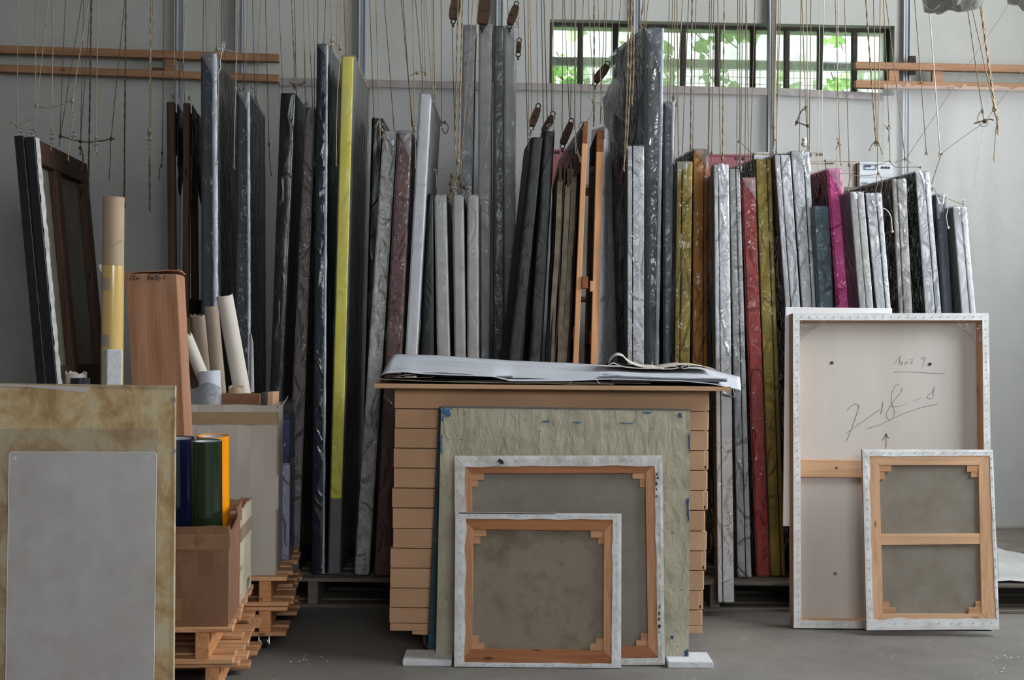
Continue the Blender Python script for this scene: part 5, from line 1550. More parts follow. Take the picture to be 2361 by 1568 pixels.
link('grey string stretched between the tall pale grey canvas and the tan cords', [(990, 385), (1000, 391), (1020, 389), (1052, 387)], 6.36, 0.0012, G_, (1,))
link('frayed grey string hanging by the short mid grey canvas', [(1003, 390), (1006, 405), (1006, 425), (1007, 434)], 6.36, 0.0016, G_, (3,))
link('dark chain of hooks above the third and fourth short grey canvases', [(1043, 405), (1040, 425), (1042, 440), (1035, 455)], 6.4, 0.003, D, (0, 1, 2, 3))
link('dark chain loop above the rightmost short grey canvas', [(1060, 410), (1064, 428), (1072, 432), (1078, 440), (1072, 450)], 6.4, 0.003, D, (0, 1, 2))
link('string loop with crossed ends above the orange wooden stretchers', [(1358, 215), (1356, 200), (1362, 196), (1358, 222), (1368, 233), (1380, 238), (1389, 246)], 6.4, 0.0014, J, (4,))
link('thin string drooping over the smoky cover of the loose canvases', [(1327, 305), (1328, 330), (1334, 355), (1340, 367)], 6.38, 0.0012, J, (0,))
link('curled string on top of the left orange wooden stretcher', [(1333, 296), (1338, 284), (1343, 283), (1346, 290), (1338, 300)], 6.39, 0.0014, D)
link('string with a bow end leading down to the tall ochre canvas', [(1703, 327), (1712, 332), (1722, 343), (1735, 355), (1745, 354)], 6.5, 0.0016, G_, (0,))
link('brown cord looped from the white double canvas cords', [(1862, 246), (1848, 256), (1840, 275), (1834, 290), (1838, 282), (1850, 286), (1862, 290)], 6.42, 0.0024, D, (4, 6))
link('white plastic twist tied on the cord above the white double canvas', [(1853, 318), (1856, 328), (1852, 332), (1858, 335)], 6.43, 0.008, Wt)
link('knotted cord tail left of the pink canvas cords', [(1930, 318), (1935, 328), (1928, 345)], 6.42, 0.0024, J, (1,))
link('two-legged knotted cord tail above the grey wrapped canvas', [(2004, 348), (2012, 332), (2020, 327), (2028, 335), (2035, 356)], 6.38, 0.0022, J, (2,))
link('knotted cord tail above the archive box end', [(2039, 289), (2047, 296), (2050, 305), (2048, 328)], 6.48, 0.0018, G_, (1,))
link('string running level from the archive box to the slanting wire knot', [(1960, 405), (1990, 405), (2010, 404), (2018, 402)], 6.34, 0.0012, G_)
link('string loop rising from the white looped canvas', [(2018, 445), (2022, 425), (2021, 405), (2026, 400), (2034, 420), (2030, 446)], 6.32, 0.0014, G_, (3,))
link('grey string linking the cord knots above the brown-faced grey canvas', [(2021, 382), (2035, 376), (2052, 372), (2065, 385), (2100, 385), (2122, 386)], 6.4, 0.0014, G_, (0, 2, 5))
link('grey string from the cord knot to the green-faced white canvas', [(2062, 374), (2075, 372), (2087, 366), (2096, 372), (2100, 378)], 6.4, 0.0014, G_, (2,))
link('white string end curving right of the white looped canvas', [(2033, 480), (2044, 484), (2054, 500), (2057, 534)], 6.26, 0.0018, Wt, (3,))
link('fine wire slanting from the ceiling bundle down to the green-faced canvas', [(2333, 0), (2213, 180), (2092, 362)], 6.4, 0.001, G_)
link('fine wire slanting in from the right edge to the white cord', [(2390, 122), (2300, 242), (2268, 282), (2220, 317), (2173, 352)], 6.36, 0.0011, G_, (2, 4))
link('grey string dropping from the white cord to the green-faced white canvas', [(2172, 354), (2164, 375), (2156, 400), (2148, 425)], 6.36, 0.0016, G_, (0,))
link('thin pale string falling from the bow to the rightmost wrapped canvas', [(2268, 290), (2258, 360), (2246, 440), (2236, 505)], 6.36, 0.0009, Wt)
link('dark bow knot on the slanting wire at the right', [(2246, 285), (2262, 280), (2271, 279), (2282, 275), (2291, 277)], 6.35, 0.0028, D, (2,))
link('string loop around the slanting wire bow', [(2264, 254), (2258, 262), (2254, 275), (2262, 290), (2275, 290), (2278, 282)], 6.35, 0.0014, G_)
link('string tied over the dark navy canvas to the rightmost canvas', [(2150, 430), (2162, 450), (2166, 452), (2190, 460), (2222, 473)], 6.34, 0.0012, G_, (2,))
link('white string tail hanging over the dark navy canvas', [(2183, 452), (2185, 480), (2182, 500), (2186, 525)], 6.33, 0.0016, Wt, (3,))

# ---- plastic bundles slung under the ceiling
M['bundlefilm'] = poly_film('grey_polythene', S(176, 178, 172), 0.3, 0.9, 8.0)


def bundle(label, px, py, Y, rx, ry, rz, seed):
    t = Thing('plastic_bundle', label, 'bundle', 'plastic bundles under the ceiling')
    c = P(px, py, Y)
    t.part('bundle', blob(c + Vector((0, 0, rz)), rx, ry, rz, 28, 18, 0.5, seed), M['bundlefilm'], smooth=True)
    t.part('sling', tube([c + Vector((0, 0, rz * 1.8)), Vector((c.x, Y, CEIL - 0.002))], 0.004, 6), M['jute'])
    t.build()


bundle('grey plastic bundle hanging at the top edge right of the window', 2195, 22, 5.6, 0.115, 0.25, 0.16, 3)
bundle('grey plastic bundle at the top right corner', 2385, 5, 5.6, 0.09, 0.2, 0.15, 8)

# ================================================================ left foreground: pallet stacks and what stands on them
A_RZ = math.radians(4.5)
A_PIV = Vector((P(533, 1447, 4.6).x, 4.6, 0))       # front right top corner of the near stack
A_H = 0.118
A_TOP = P(533, 1447, 4.6).z


def apt(x, y, z):
    """stack A local (x leftwards negative from its front right corner, y backwards) to world"""
    return Vector(A_PIV) + Matrix.Rotation(A_RZ, 3, 'Z') @ Vector((x, y, 0)) + Vector((0, 0, z))


t = Thing('pallet', 'upper light pine pallet of the near stack, under the brown carton', 'pallet', 'stacked pine pallets')
pallet(t, -1.0, 0.0, 0.0, 0.82, A_TOP - A_H, A_H, A_RZ, A_PIV, 9, gap=0.42, seed=21)
t.build()
t = Thing('pallet', 'lower light pine pallet of the near stack, on the floor', 'pallet', 'stacked pine pallets')
pallet(t, -1.0, 0.03, 0.03, 0.84, A_TOP - A_H * 2 - 0.002, A_H, A_RZ + 0.02, A_PIV, 8, gap=0.35, seed=22)
t.build()
# feet under the near stack
t = Thing('pallet_dolly', 'wooden blocks and casters carrying the near pallet stack', 'dolly')
zlow = A_TOP - A_H * 2 - 0.004
for lx, ly in ((-0.9, 0.1), (-0.06, 0.12), (-0.06, 0.75), (-0.9, 0.75)):
    q = apt(lx, ly, 0)
    t.part('foot_block', bev(box(q.x - 0.05, q.x + 0.05, q.y - 0.05, q.y + 0.05, 0.0, zlow), 0.003), M['palletb'])
t.build()

B_RZ = math.radians(5.0)
B_PIV = Vector((P(667, 1330, 5.45).x, 5.45, 0))
B_TOP = P(667, 1330, 5.45).z
B_H = 0.113


def bpt(x, y, z):
    return Vector(B_PIV) + Matrix.Rotation(B_RZ, 3, 'Z') @ Vector((x, y, 0)) + Vector((0, 0, z))


t = Thing('pallet', 'upper pine pallet of the wheeled stack, under the tall grey carton', 'pallet', 'stacked pine pallets')
pallet(t, -0.95, 0.0, 0.0, 0.78, B_TOP - B_H, B_H, B_RZ, B_PIV, 6, gap=0.4, seed=31)
t.build()
t = Thing('pallet', 'lower pine pallet of the stack, standing on swivel casters', 'pallet', 'stacked pine pallets')
pallet(t, -0.95, 0.0, 0.0, 0.78, B_TOP - B_H * 2 - 0.002, B_H, B_RZ, B_PIV, 6, gap=0.4, seed=32)
zc = B_TOP - B_H * 2 - 0.002
for lx, ly in ((-0.10, 0.07), (-0.85, 0.07), (-0.10, 0.68), (-0.85, 0.68)):
    q = bpt(lx, ly, 0)
    caster(t, q.x, q.y, zc, 0.25)
t.build()


def carton(name, label, base_pt, w, d, h, rz, m_, minside, th=0.006, tape=None, flaps=True, tapem='tape', seed=0, dents=()):
    """open-topped carton: four walls, floor, tape; base_pt = front right bottom corner"""
    t = Thing(name, label, 'box', 'open cartons')
    Mx = Matrix.Translation(base_pt) @ Matrix.Rotation(rz, 4, 'Z')
    T = lambda g: xf(g, M=Mx)
    wav = lambda u, k: 0.006 * mnoise.noise(Vector((u * 3, k, seed)))

    def wall(ax, x0, x1, y):
        if ax == 'x':
            fn = lambda u, v: (lerp(x0, x1, u), y + wav(u * 2 + v, 1) * (0.3 if v < 0.5 else 1.0) * (1 if 0 < u < 1 else 0), h * v + (0.01 * mnoise.noise(Vector((u * 5, seed, 2))) if v == 1 else 0))
            return grid(fn, 10, 8, (0, th, 0))
        fn = lambda u, v: (y + wav(u * 2 + v, 3) * (1 if 0 < u < 1 else 0), lerp(x0, x1, u), h * v + (0.014 * mnoise.noise(Vector((u * 5, seed, 6))) if v == 1 else 0))
        return grid(fn, 10, 8, (-th, 0, 0))
    fw = t.part('front_wall', T(wall('x', -w, 0, 0)), M[m_])
    t.part('side_wall', T(wall('y', 0.0, d, 0)), M[m_])
    t.part('side_wall', T(wall('y', 0.0, d, -w + th)), M[m_])
    t.part('back_wall', T(wall('x', -w, 0, d - th)), M[minside])
    t.part('bottom', T(box(-w + th, -th, th, d - th, 0, th)), M[minside])
    if tape:
        z0, z1 = tape
        t.part('tape', T(cat(grid(lambda u, v: (lerp(-w, 0.002, u), -0.002 + wav(u * 2 + v, 1) * 0.3, lerp(z0, z1, v)), 10, 2, (0, 0.0015, 0)), box(0.0005, 0.002, 0, 0.05, z0, z1))), M[tapem], parent=fw)
    return t, T


# near carton with vinyl rolls
bp = apt(-0.012, 0.015, A_TOP + 0.001)
h1 = P(530, 1214, bp.y).z - bp.z
t, T = carton('brown_carton', 'brown cardboard carton holding the navy, green and orange rolls', bp, 0.5, 0.33, h1, A_RZ, 'kraft2', 'kraft_in', tape=(h1 - 0.075, h1 - 0.025), tapem='cleartape', seed=2)
for x in (-0.21, -0.185):
    t.part('score_line', T(box(x, x + 0.004, -0.0025, 0.0, 0.0, h1)), M['kraft2'])
t.part('tape_patch', T(box(-0.2, -0.15, -0.0035, -0.001, 0.02, 0.09)), M['cleartape'])
t.part('torn_flap', T(grid(lambda u, v: (0.004 + 0.012 * v * (1 - u) + 0.004 * math.sin(u * 9), 0.02 + 0.28 * u, h1 - 0.012 + (0.075 * v) * (0.35 + 0.65 * u)), 10, 3, (0.004, 0, 0))), M['kraft2'])
t.build()
bp2 = apt(-0.018, 0.37, A_TOP + 0.001)
h2 = P(583, 1155, bp2.y + 0.35).z - bp2.z
t, T = carton('beige_carton', 'stained beige carton behind the brown one on the near stack', bp2, 0.21, 0.42, h2, A_RZ, 'beigecarton', 'kraft_in', seed=5)
t.part('tape_band', T(box(0.0005, 0.003, 0.02, 0.4, h2 - 0.11, h2 - 0.06)), M['tape'])
t.build()


def roll(name, label, p0, p1, r, m_, ri=None, ragged=0.0, seed=0, group='rolls', inner=None, extra=None, rings=1, cate='roll'):
    t = Thing(name, label, cate, group)
    ri = ri if ri is not None else r * 0.78
    g = pipe(p0, p1, r, ri, 32, ragged, seed, rings)
    t.part('sleeve', g, M[m_], smooth=True)
    p0, p1 = Vector(p0), Vector(p1)
    d = (p1 - p0).normalized()
    if inner:
        q1 = p1 - d * 0.004
        t.part('core', pipe(q1 - d * 0.3, q1, ri * 0.97, ri * 0.8, 24), M[inner])
    if extra:
        extra(t, p0, p1, d)
    o = t.build()
    for ob in [o] + list(o.children):
        if ob.type == 'MESH':
            es = ob.modifiers.new('split', 'EDGE_SPLIT')
            es.split_angle = math.radians(40)
    return o


zin = A_TOP + 0.01
for lab, px, py, Y, rpx, m_ in (('navy blue vinyl roll standing in the brown carton', 410, 1008, 4.83, 42, 'vnavy'), ('dark green vinyl roll standing in the brown carton', 480, 1014, 4.735, 35.5, 'vgreen'), ('bright orange vinyl roll behind the dark green one', 495, 1003, 4.862, 37, 'vorange')):
    c = P(px, py, Y)
    r = rpx / F * Y
    roll('vinyl_roll', lab, (c.x, Y + 0.012, zin), (c.x, Y - 0.028, c.z), r, m_, r * 0.9, group='vinyl rolls in the carton', inner='rollbluish')

# tall grey carton on the wheeled stack
bp3 = bpt(-0.055, 0.03, B_TOP + 0.001)
h3 = P(634, 934, bp3.y).z - bp3.z
t, T = carton('grey_carton', 'tall grey-beige carton with brown tape on the wheeled pallets', bp3, 0.5, 0.34, h3, B_RZ, 'greycarton', 'kraft_in', tape=(h3 - 0.075, h3 - 0.028), seed=9)
t.part('flap', T(grid(lambda u, v: (0.002 + 0.016 * v, 0.01 + 0.32 * u, h3 - 0.004 + 0.025 * v * u), 8, 2, (0.004, 0, 0))), M['greycarton'])
t.part('label_strip', T(box(0.0005, 0.002, 0.02, 0.1, 0.25, 0.38)), M['whiteboard'])
t.build()
bx = bpt(-0.028, 0.4, B_TOP + 0.001)
t = Thing('printed_box', 'blue and lilac plastic-wrapped printed box right of the tall grey carton', 'box')
Tb = lambda g: xf(g, M=Matrix.Translation(bx) @ Matrix.Rotation(B_RZ, 4, 'Z'))
hb = P(650, 930, bx.y).z - bx.z
t.part('body', Tb(bev(box(-0.04, 0.0, 0, 0.3, 0, hb * 0.62), 0.003)), M['lilacbox'])
t.part('blue_band', Tb(bev(box(-0.04, 0.0, 0, 0.3, hb * 0.62 + 0.001, hb * 0.9), 0.003)), M['bluebox'])
t.part('top_band', Tb(bev(box(-0.04, 0.0, 0, 0.3, hb * 0.9 + 0.001, hb), 0.003)), M['vblack'])
for k in range(4):
    t.part('printed_panel', Tb(box(-0.0005, 0.001, 0.06, 0.12, hb * (0.1 + 0.13 * k), hb * (0.19 + 0.13 * k))), M['inkblue'])
t.part('plastic_wrap', Tb(box(-0.043, 0.003, -0.003, 0.303, 0.0, hb + 0.003)), M['clear'])
t.build()

# contents of the tall grey carton
gi = B_TOP + 0.012


def inroll(label, px0, px1, ytop, pxb0, pxb1, yb, Y, m_, ragged=0.004, inner=None, name='paper_roll', zmin=None, wall=0.86, Yt=None):
    """roll given by its two edges at top and at a lower pixel row; runs down into the carton"""
    Yt = Yt or Y
    c1 = P((px0 + px1) / 2, ytop, Yt)
    c0 = P((pxb0 + pxb1) / 2, yb, Y)
    zm = zmin if zmin is not None else gi + 0.02
    f = (c1.z - zm) / (c1.z - c0.z)
    q = c1 + (c0 - c1) * f
    dirv = (c1 - q).normalized()
    r = abs(px1 - px0) / 2 / F * Y * math.cos(math.atan2(abs(dirv.x), dirv.z))
    return roll(name, label, q, c1, r, m_, r * wall, ragged, int(px0), 'paper rolls in the tall grey carton', inner, rings=6)


inroll('long cream-white paper roll leaning furthest left-up out of the grey carton', 498, 537, 682, 533, 582, 900, 5.66, 'rollwhite', 0.008, zmin=0.45)
inroll('beige paper roll just left of the long cream-white one', 471, 503, 707, 487, 523, 900, 5.74, 'rollbeige', 0.004, zmin=0.45)
inroll('brown ragged paper roll behind, right of its darker twin', 440, 472, 728, 458, 490, 880, 5.8, 'rollbeige', 0.02, zmin=0.55)
inroll('dark brown ragged paper roll against the tall kraft box', 412, 441, 738, 440, 468, 880, 5.8, 'rollbrown', 0.02, zmin=0.6)
inroll('small frayed white canvas roll leaning steeply left out of the grey carton', 413, 444, 773, 452, 478, 862, 5.6, 'rollwhite', 0.02, zmin=0.85)
inroll('short upright cool-white roll with ragged rim in the grey carton', 457, 508, 855, 458, 510, 900, 5.56, 'rollbluish', 0.006, zmin=0.6)
q0, q1 = P(460, 940, 5.535), P(460, 888, 5.535)


def gfilm(u, v):
    x = lerp(P(414, 900, 5.53).x, P(511, 900, 5.53).x, u)
    zt = P(0, 892, 5.53).z + (0.0 if u < 0.45 else 0.025 * math.sin((u - 0.45) / 0.55 * math.pi)) + 0.004 * mnoise.noise(Vector((u * 12, 0, 1)))
    return Vector((x + 0.012 * (1 - v) * (1 - u) * -1, 5.523 + 0.006 * math.sin(u * 7) - 0.005 * math.sin(u * 3.1), lerp(zt, 0.75, v)))


single('plastic_film_sheet', grid(gfilm, 24, 8, (0, 0.001, 0)), M['milky'], 'greyish translucent film sheet curled inside the front of the grey carton', 'plastic sheet', smooth=True)
# flat boxes standing in the right part of the carton
t = Thing('flat_kraft_box', 'flat orange-brown box standing in the right half of the grey carton', 'box', 'flat boxes in the grey carton')
a, b = P(512, 960, 5.55), P(600, 908, 5.55)
t.part('body', bev(box(a.x, b.x, 5.545, 5.60, 0.62, b.z), 0.002), M['kraft2'])
t.part('red_dot', tube([P(590, 921, 5.545) + Vector((0, -0.0015, 0)), P(590, 921, 5.545) + Vector((0, 0.001, 0))], 0.003, 8), M['redplastic'])
t.build()
a, b = P(601, 960, 5.56), P(613, 905, 5.56)
single('grey_flat_box', bev(box(a.x, b.x, 5.565, 5.70, 0.62, b.z), 0.002), M['paper3'], 'dark grey flat box beside the orange-brown one in the grey carton', 'box', 'flat boxes in the grey carton')
a, b = P(614.5, 960, 5.57), P(629, 905, 5.57)
single('striped_flat_box', bev(box(a.x, b.x, 5.58, 5.72, 0.62, b.z), 0.002), M['kraft'], 'narrow kraft flat box at the right end inside the grey carton', 'box', 'flat boxes in the grey carton')
rc = P(544, 905, 5.572)
roll('cardboard_ring', 'short torn cardboard ring lying on top of the orange-brown box', (rc.x, 5.58, P(544, 908, 5.545).z + 0.001), (rc.x, 5.58, rc.z + 0.022), 0.031, 'core', 0.0285, 0.012, 4, 'rolls', cate='cardboard ring')
single('foam_strip', bev(hexa(P(578, 905, 5.83), P(586, 905, 5.83), P(584, 790, 5.8), P(579, 768, 5.8), P(574, 905, 5.9), P(582, 905, 5.9), P(580, 790, 5.87), P(575, 768, 5.87)), 0.002), M['foam'], 'white pointed foam strip standing behind the long cream-white roll', 'foam strip')
single('dark_board', bev(hexa(P(438, 930, 5.86), P(444, 930, 5.86), P(422, 800, 5.84), P(418, 800, 5.84), P(438, 930, 6.0), P(444, 930, 6.0), P(422, 800, 5.98), P(418, 800, 5.98)), 0.002), M['batten'], 'thin dark board leaning between the kraft box and the brown roll', 'board')

# things on the near stack behind the parchment panel
az = A_TOP + 0.001


def kraft_tall():
    Y = 5.2
    t = Thing('tall_kraft_box', 'tall narrow worn kraft box with faint ink writing along its top', 'box')
    tl, tr, bl, br = P(289, 632, Y), P(406, 630, Y), P(305, 885, Y), P(419, 885, Y)
    f = (tl.z - az) / (tl.z - bl.z)
    bl, br = tl + (bl - tl) * f, tr + (br - tr) * f
    # keep it standing: limit the lean
    bl.z = br.z = az
    tl.z = tr.z = (tl.z + tr.z) / 2
    bk = Vector((0.0, 0.14, 0))

    def face(u, v):
        p = bl.lerp(br, u).lerp(tl.lerp(tr, u), v)
        return p + Vector((0, 0.004 * mnoise.noise(Vector((u * 4, v * 5, 1))), 0.004 * mnoise.noise(Vector((u * 9, 0, 0))) if v == 1 else 0))
    t.part('body', bev(hexa(bl + Vector((0, .008, 0)), br + Vector((0, .008, 0)), tr + Vector((0, .008, 0)), tl + Vector((0, .008, 0)), bl + bk, br + bk, tr + bk, tl + bk), 0.006), M['kraft3'])
    t.part('front_face', grid(face, 14, 30, (0, 0.004, 0)), M['kraft3'])
    def flp(u, v):
        p = tl.lerp(tr, 0.02 + 0.98 * u)
        return p + Vector((0.006 * u, 0.02 + 0.11 * v, 0.002 + 0.012 * u * (1 - v) + 0.003 * mnoise.noise(Vector((u * 6, v * 3, 4)))))
    t.part('top_flap', grid(flp, 10, 4, (0, 0, 0.004)), M['kraft3'])
    ux = (br - bl).normalized()
    uy = (tl - bl).normalized()
    at = P(299, 646, Y) + Vector((0, -0.004, 0))
    at.y = Y - 0.0045
    t.part('handwriting', lettering('/2x-   8x3(-1', at, 0.026, (ux + uy * 0.02).normalized(), (uy + ux * 0.2).normalized(), 0.0008), M['ink'])
    t.build()


kraft_tall()


M['oldtape'] = mat('old_grey_tape', S(178, 162, 152), S(160, 144, 134), 0.35, 8)


def tall_tube():
    Y = 4.97
    c = P(262, 455, Y)
    r = 24.5 / F * Y
    zj = P(262, 613, Y).z

    def extra(t, p0, p1, d):
        t.part('straw_sleeve', tube([(c.x, Y, az), (c.x, Y, zj)], r * 1.03, 32, False), M['straw'], smooth=True, label='glossy straw-yellow film')
        for (pa, pb) in ((642, 670), (772, 800)):
            z0, z1 = P(262, pb, Y).z, P(262, pa, Y).z
            g = grid(lambda u, v: (c.x + r * 1.045 * math.cos(math.radians(185 + 85 * u)), Y + r * 1.045 * math.sin(math.radians(185 + 85 * u)), lerp(z0, z1, v)), 8, 1)
            t.part('tape_patch', g, M['oldtape'])
        zz = P(235, 622, Y).z
        t.part('loose_corner', grid(lambda u, v: (c.x - r * 1.03 - 0.012 * u * v, Y - 0.005 - 0.002 * u, zz + 0.03 * v - 0.012), 3, 4, (0, 0.001, 0)), M['whiteboard'])
        # spiral seam of the core
        pts = []
        for k in range(40):
            a_ = math.radians(200 + 140 * k / 39)
            pts.append((c.x + r * 1.002 * math.cos(a_), Y + r * 1.002 * math.sin(a_), P(0, 590, Y).z + 0.06 * k / 39))
        t.part('spiral_seam', tube(pts, 0.0016, 4), M['rollbeige'])
    roll('tall_cardboard_tube', 'tall cardboard tube with a straw-yellow glossy lower half', (c.x, Y, az), (c.x, Y, c.z), r, 'core', r * 0.82, extra=extra, rings=4, cate='tube', group='tall tubes')


tall_tube()
fb = P(246, 885, 4.8)
zt = P(246, 806, 4.8).z
t = Thing('foam_block', 'white polystyrene column in front of the tall tube, corner towards the viewer', 'foam block')
q = Matrix.Rotation(math.radians(-32), 3, 'Z')
o = Vector((fb.x, 4.8, 0))
ex, ey = Vector((math.cos(math.radians(14)), math.sin(math.radians(14)), 0)), Vector((-math.sin(math.radians(30)), math.cos(math.radians(30)), 0))
w1, w2 = 0.051, 0.055
pts = [o, o + ex * w1, o + ex * w1 + ey * w2, o + ey * w2]
zv = lambda z: Vector((0, 0, z))
t.part('column', bev(hexa(pts[0] + zv(az), pts[1] + zv(az), pts[1] + zv(zt), pts[0] + zv(zt), pts[3] + zv(az), pts[2] + zv(az), pts[2] + zv(zt), pts[3] + zv(zt)), 0.003), M['foam'])
t.build()
c = P(185, 872, 4.72)
roll('vinyl_roll', 'dark blue-grey vinyl roll just showing over the parchment panel', (c.x, 4.72, az), (c.x, 4.72, c.z), 22 / F * 4.72, 'vblack', 0.027, inner='rollbluish', group='rolls')
c = P(176, 860, 4.83)
roll('paper_roll', 'beige ragged paper roll behind the dark blue-grey one', (c.x, 4.83, az), (c.x, 4.83, c.z), 24 / F * 4.83, 'rollwhite', 0.031, 0.012, 3, group='rolls')

# ================================================================ parchment panel at the left edge
PA = Plane(4.2, 1.2)
t = Thing('parchment_board', 'large mottled tan panel leaning at the left edge', 'panel')
t.part('board', bev(prism(PA, [(-330, 1702), (400, 1708), (405, 889), (-330, 880)], 0, 0.012), 0.002), M['parchment'])
t.part('film_edge', prism(PA, [(-330, 890), (405, 899), (405, 888), (-330, 879)], 0.0015, 0.001), M['thinsheet'])
t.part('film_side', prism(PA, [(388, 1707), (400.5, 1708), (405, 889), (396, 889)], 0.0015, 0.001), M['thinsheet'])
for yy in (918, 1035):
    t.part('tape_tab', prism(PA, [(396, yy + 9), (406, yy + 9), (406, yy), (396, yy)], 0.003, 0.001), M['milky'])
t.build()
single('film_strip', prism(PA, [(-40, 890), (60, 892), (200, 905), (208, 893), (120, 888), (-40, 886)], 0.004, 0.001), M['frost'], 'bluish film scrap along the top edge of the tan panel', 'plastic strip')
PB = Plane(4.193, 1.2)
single('clear_sheet', prism(PB, [(-250, 1704), (356, 1704), (365, 989), (-250, 988)], 0, 0.0015), M['thinsheet'], 'large clear plastic sheet lying against the tan panel', 'plastic sheet')
t = Thing('acrylic_sheet', 'frosted grey acrylic sheet with rounded corners leaning on the tan panel', 'acrylic sheet')
PC = Plane(4.186, 1.2)
cor = []
for (cx, cy, a0) in ((354, 1050, 0), (28, 1049, 90)):
    for k in range(5):
        a_ = math.radians(a0 + 90 * k / 4)
        cor.append((cx + 7 * math.cos(a_), cy - 7 * math.sin(a_)))
t.part('sheet', prism(PC, [(11, 1703), (353, 1704)] + cor, 0, 0.003), M['frost'])
rim = [(353, 1704)] + cor + [(11, 1703)]
t.part('edge', tube([PC(x, y, 0.0) for x, y in rim], 0.0012, 5), M['whiteboard'], label='bright polished edge')
for cx in (35, 343):
    t.part('corner_mark', cat(prism(PC, [(cx - 5, 1057), (cx + 5, 1057), (cx + 5, 1055.6), (cx - 5, 1055.6)], 0.0012, 0.001), prism(PC, [(cx - 0.7, 1061), (cx + 0.7, 1061), (cx + 0.7, 1051), (cx - 0.7, 1051)], 0.0012, 0.001)), M['whiteboard'])
t.build()

# ================================================================ stack of flat kraft boxes
YB = 5.42
lines = [898, 945, 990, 1036, 1082, 1128, 1174, 1221, 1267, 1313, 1359, 1404, 1440]
lx = [910, 911, 909.5, 907.5, 908, 904, 905.5, 906.5, 900, 899.5, 898.5, 898]
rx = [1636, 1635, 1634, 1634, 1632, 1633, 1626, 1630, 1629, 1624, 1622, 1620]
zl = [P(1265, y, YB).z for y in lines]
nth = ['topmost', 'second from the top', 'third from the top', 'fourth from the top', 'fifth from the top', 'sixth from the top', 'seventh from the top', 'fifth from the bottom', 'fourth from the bottom', 'third from the bottom', 'second from the bottom', 'lowest']
R = random.Random(5)
for i in range(12):
    z1, z0 = zl[i], zl[i + 1]
    x0 = P(lx[i], (lines[i] + lines[i + 1]) / 2, YB).x
    x1 = P(rx[i], (lines[i] + lines[i + 1]) / 2, YB).x
    t = Thing('flat_cardboard_box', f'flat wide kraft cardboard box, {nth[i]} in the stack', 'box', 'stacked flat kraft boxes')
    y0 = YB + R.uniform(0, 0.006)
    short = i in (3, 5, 8, 10)
    t.part('tray', bev(box(x0 + 0.002, x1, y0 + 0.004, YB + 0.8, z0 + 0.0015, z1 - 0.003), 0.002), M['kraft'])
    fx1 = x1 - (0.016 if short else 0.004)
    t.part('front_flap', bev(box(x0, fx1, y0, y0 + 0.0035, z0 + 0.0005, z1 - 0.0025), 0.001), M['kraft'])
    if short:
        t.part('tab_slot', box(fx1 + 0.002, fx1 + 0.007, y0 + 0.002, y0 + 0.006, z0 + 0.006, z0 + 0.018), M['gap'])
    t.part('side_tab', bev(box(x0 - 0.003, x0 + 0.001, y0 + 0.03, YB + 0.78, z0 + 0.002, z1 - 0.004), 0.001), M['kraft'])
    t.build()
# dolly under the stack
t = Thing('box_dolly', 'low wooden dolly on casters under the stack of flat boxes', 'dolly')
zt_ = zl[12] - 0.001
x0, x1 = P(899, 1450, YB).x, P(1619, 1450, YB).x
t.part('base_board', bev(box(x0, x1, YB - 0.002, YB + 0.8, zt_ - 0.028, zt_), 0.002), M['kraft'])
t.part('front_batten', bev(box(x0 + 0.085, x1 - 0.05, YB - 0.001, YB + 0.09, zt_ - 0.042, zt_ - 0.028), 0.002), M['pallet'])
t.part('rear_batten', bev(box(x0 + 0.085, x1 - 0.05, YB + 0.7, YB + 0.79, zt_ - 0.042, zt_ - 0.028), 0.002), M['pallet'])
for xx in (x0 + 0.15, x1 - 0.15):
    for yy in (YB + 0.06, YB + 0.74):
        caster(t, xx, yy, zt_ - 0.043, 0.5)
t.build()
# top board
YT = 5.33
za, zb_ = P(862, 891, YT).z, P(862, 881, YT).z
t = Thing('top_board', 'wide kraft-brown board lying on the stack of flat boxes', 'board')
xa, xb = P(862, 886, YT).x, P(1686, 897, YT).x
zb0 = zl[0] + 0.002
t.part('board', bev(box(xa, xb, YT, YT + 0.92, zb0, zb0 + 0.017), 0.002), M['kraft'])
t.part('packing_strip', box(P(905, 898, YB).x, P(960, 898, YB).x, YB - 0.02, YB + 0.7, zl[0] - 0.001, zb0), M['darkface'])
t.build()
ZT = zb0 + 0.0175


# ---- loose sheets on the board
def sheet(label, xs, near_dz, far_dz, y0, y1, m_, seed, name='paper_sheet', th=0.0012, thv=(0, 0, 0.0015), amp=0.0025):
    """xs: left, right in metres; dz functions of u"""
    def fn(u, v):
        x = lerp(xs[0], xs[1], u)
        z = lerp(near_dz(u), far_dz(u), v)
        y = lerp(y0, y1, v) + 0.012 * mnoise.noise(Vector((u * 6, seed, 0))) * (1 - v)
        return Vector((x, y, z + amp * mnoise.noise(Vector((u * 8, v * 5, seed)))))
    return single(name, grid(fn, 36, 10, thv), M[m_], label, 'sheet', 'loose sheets on the box stack', smooth=False)


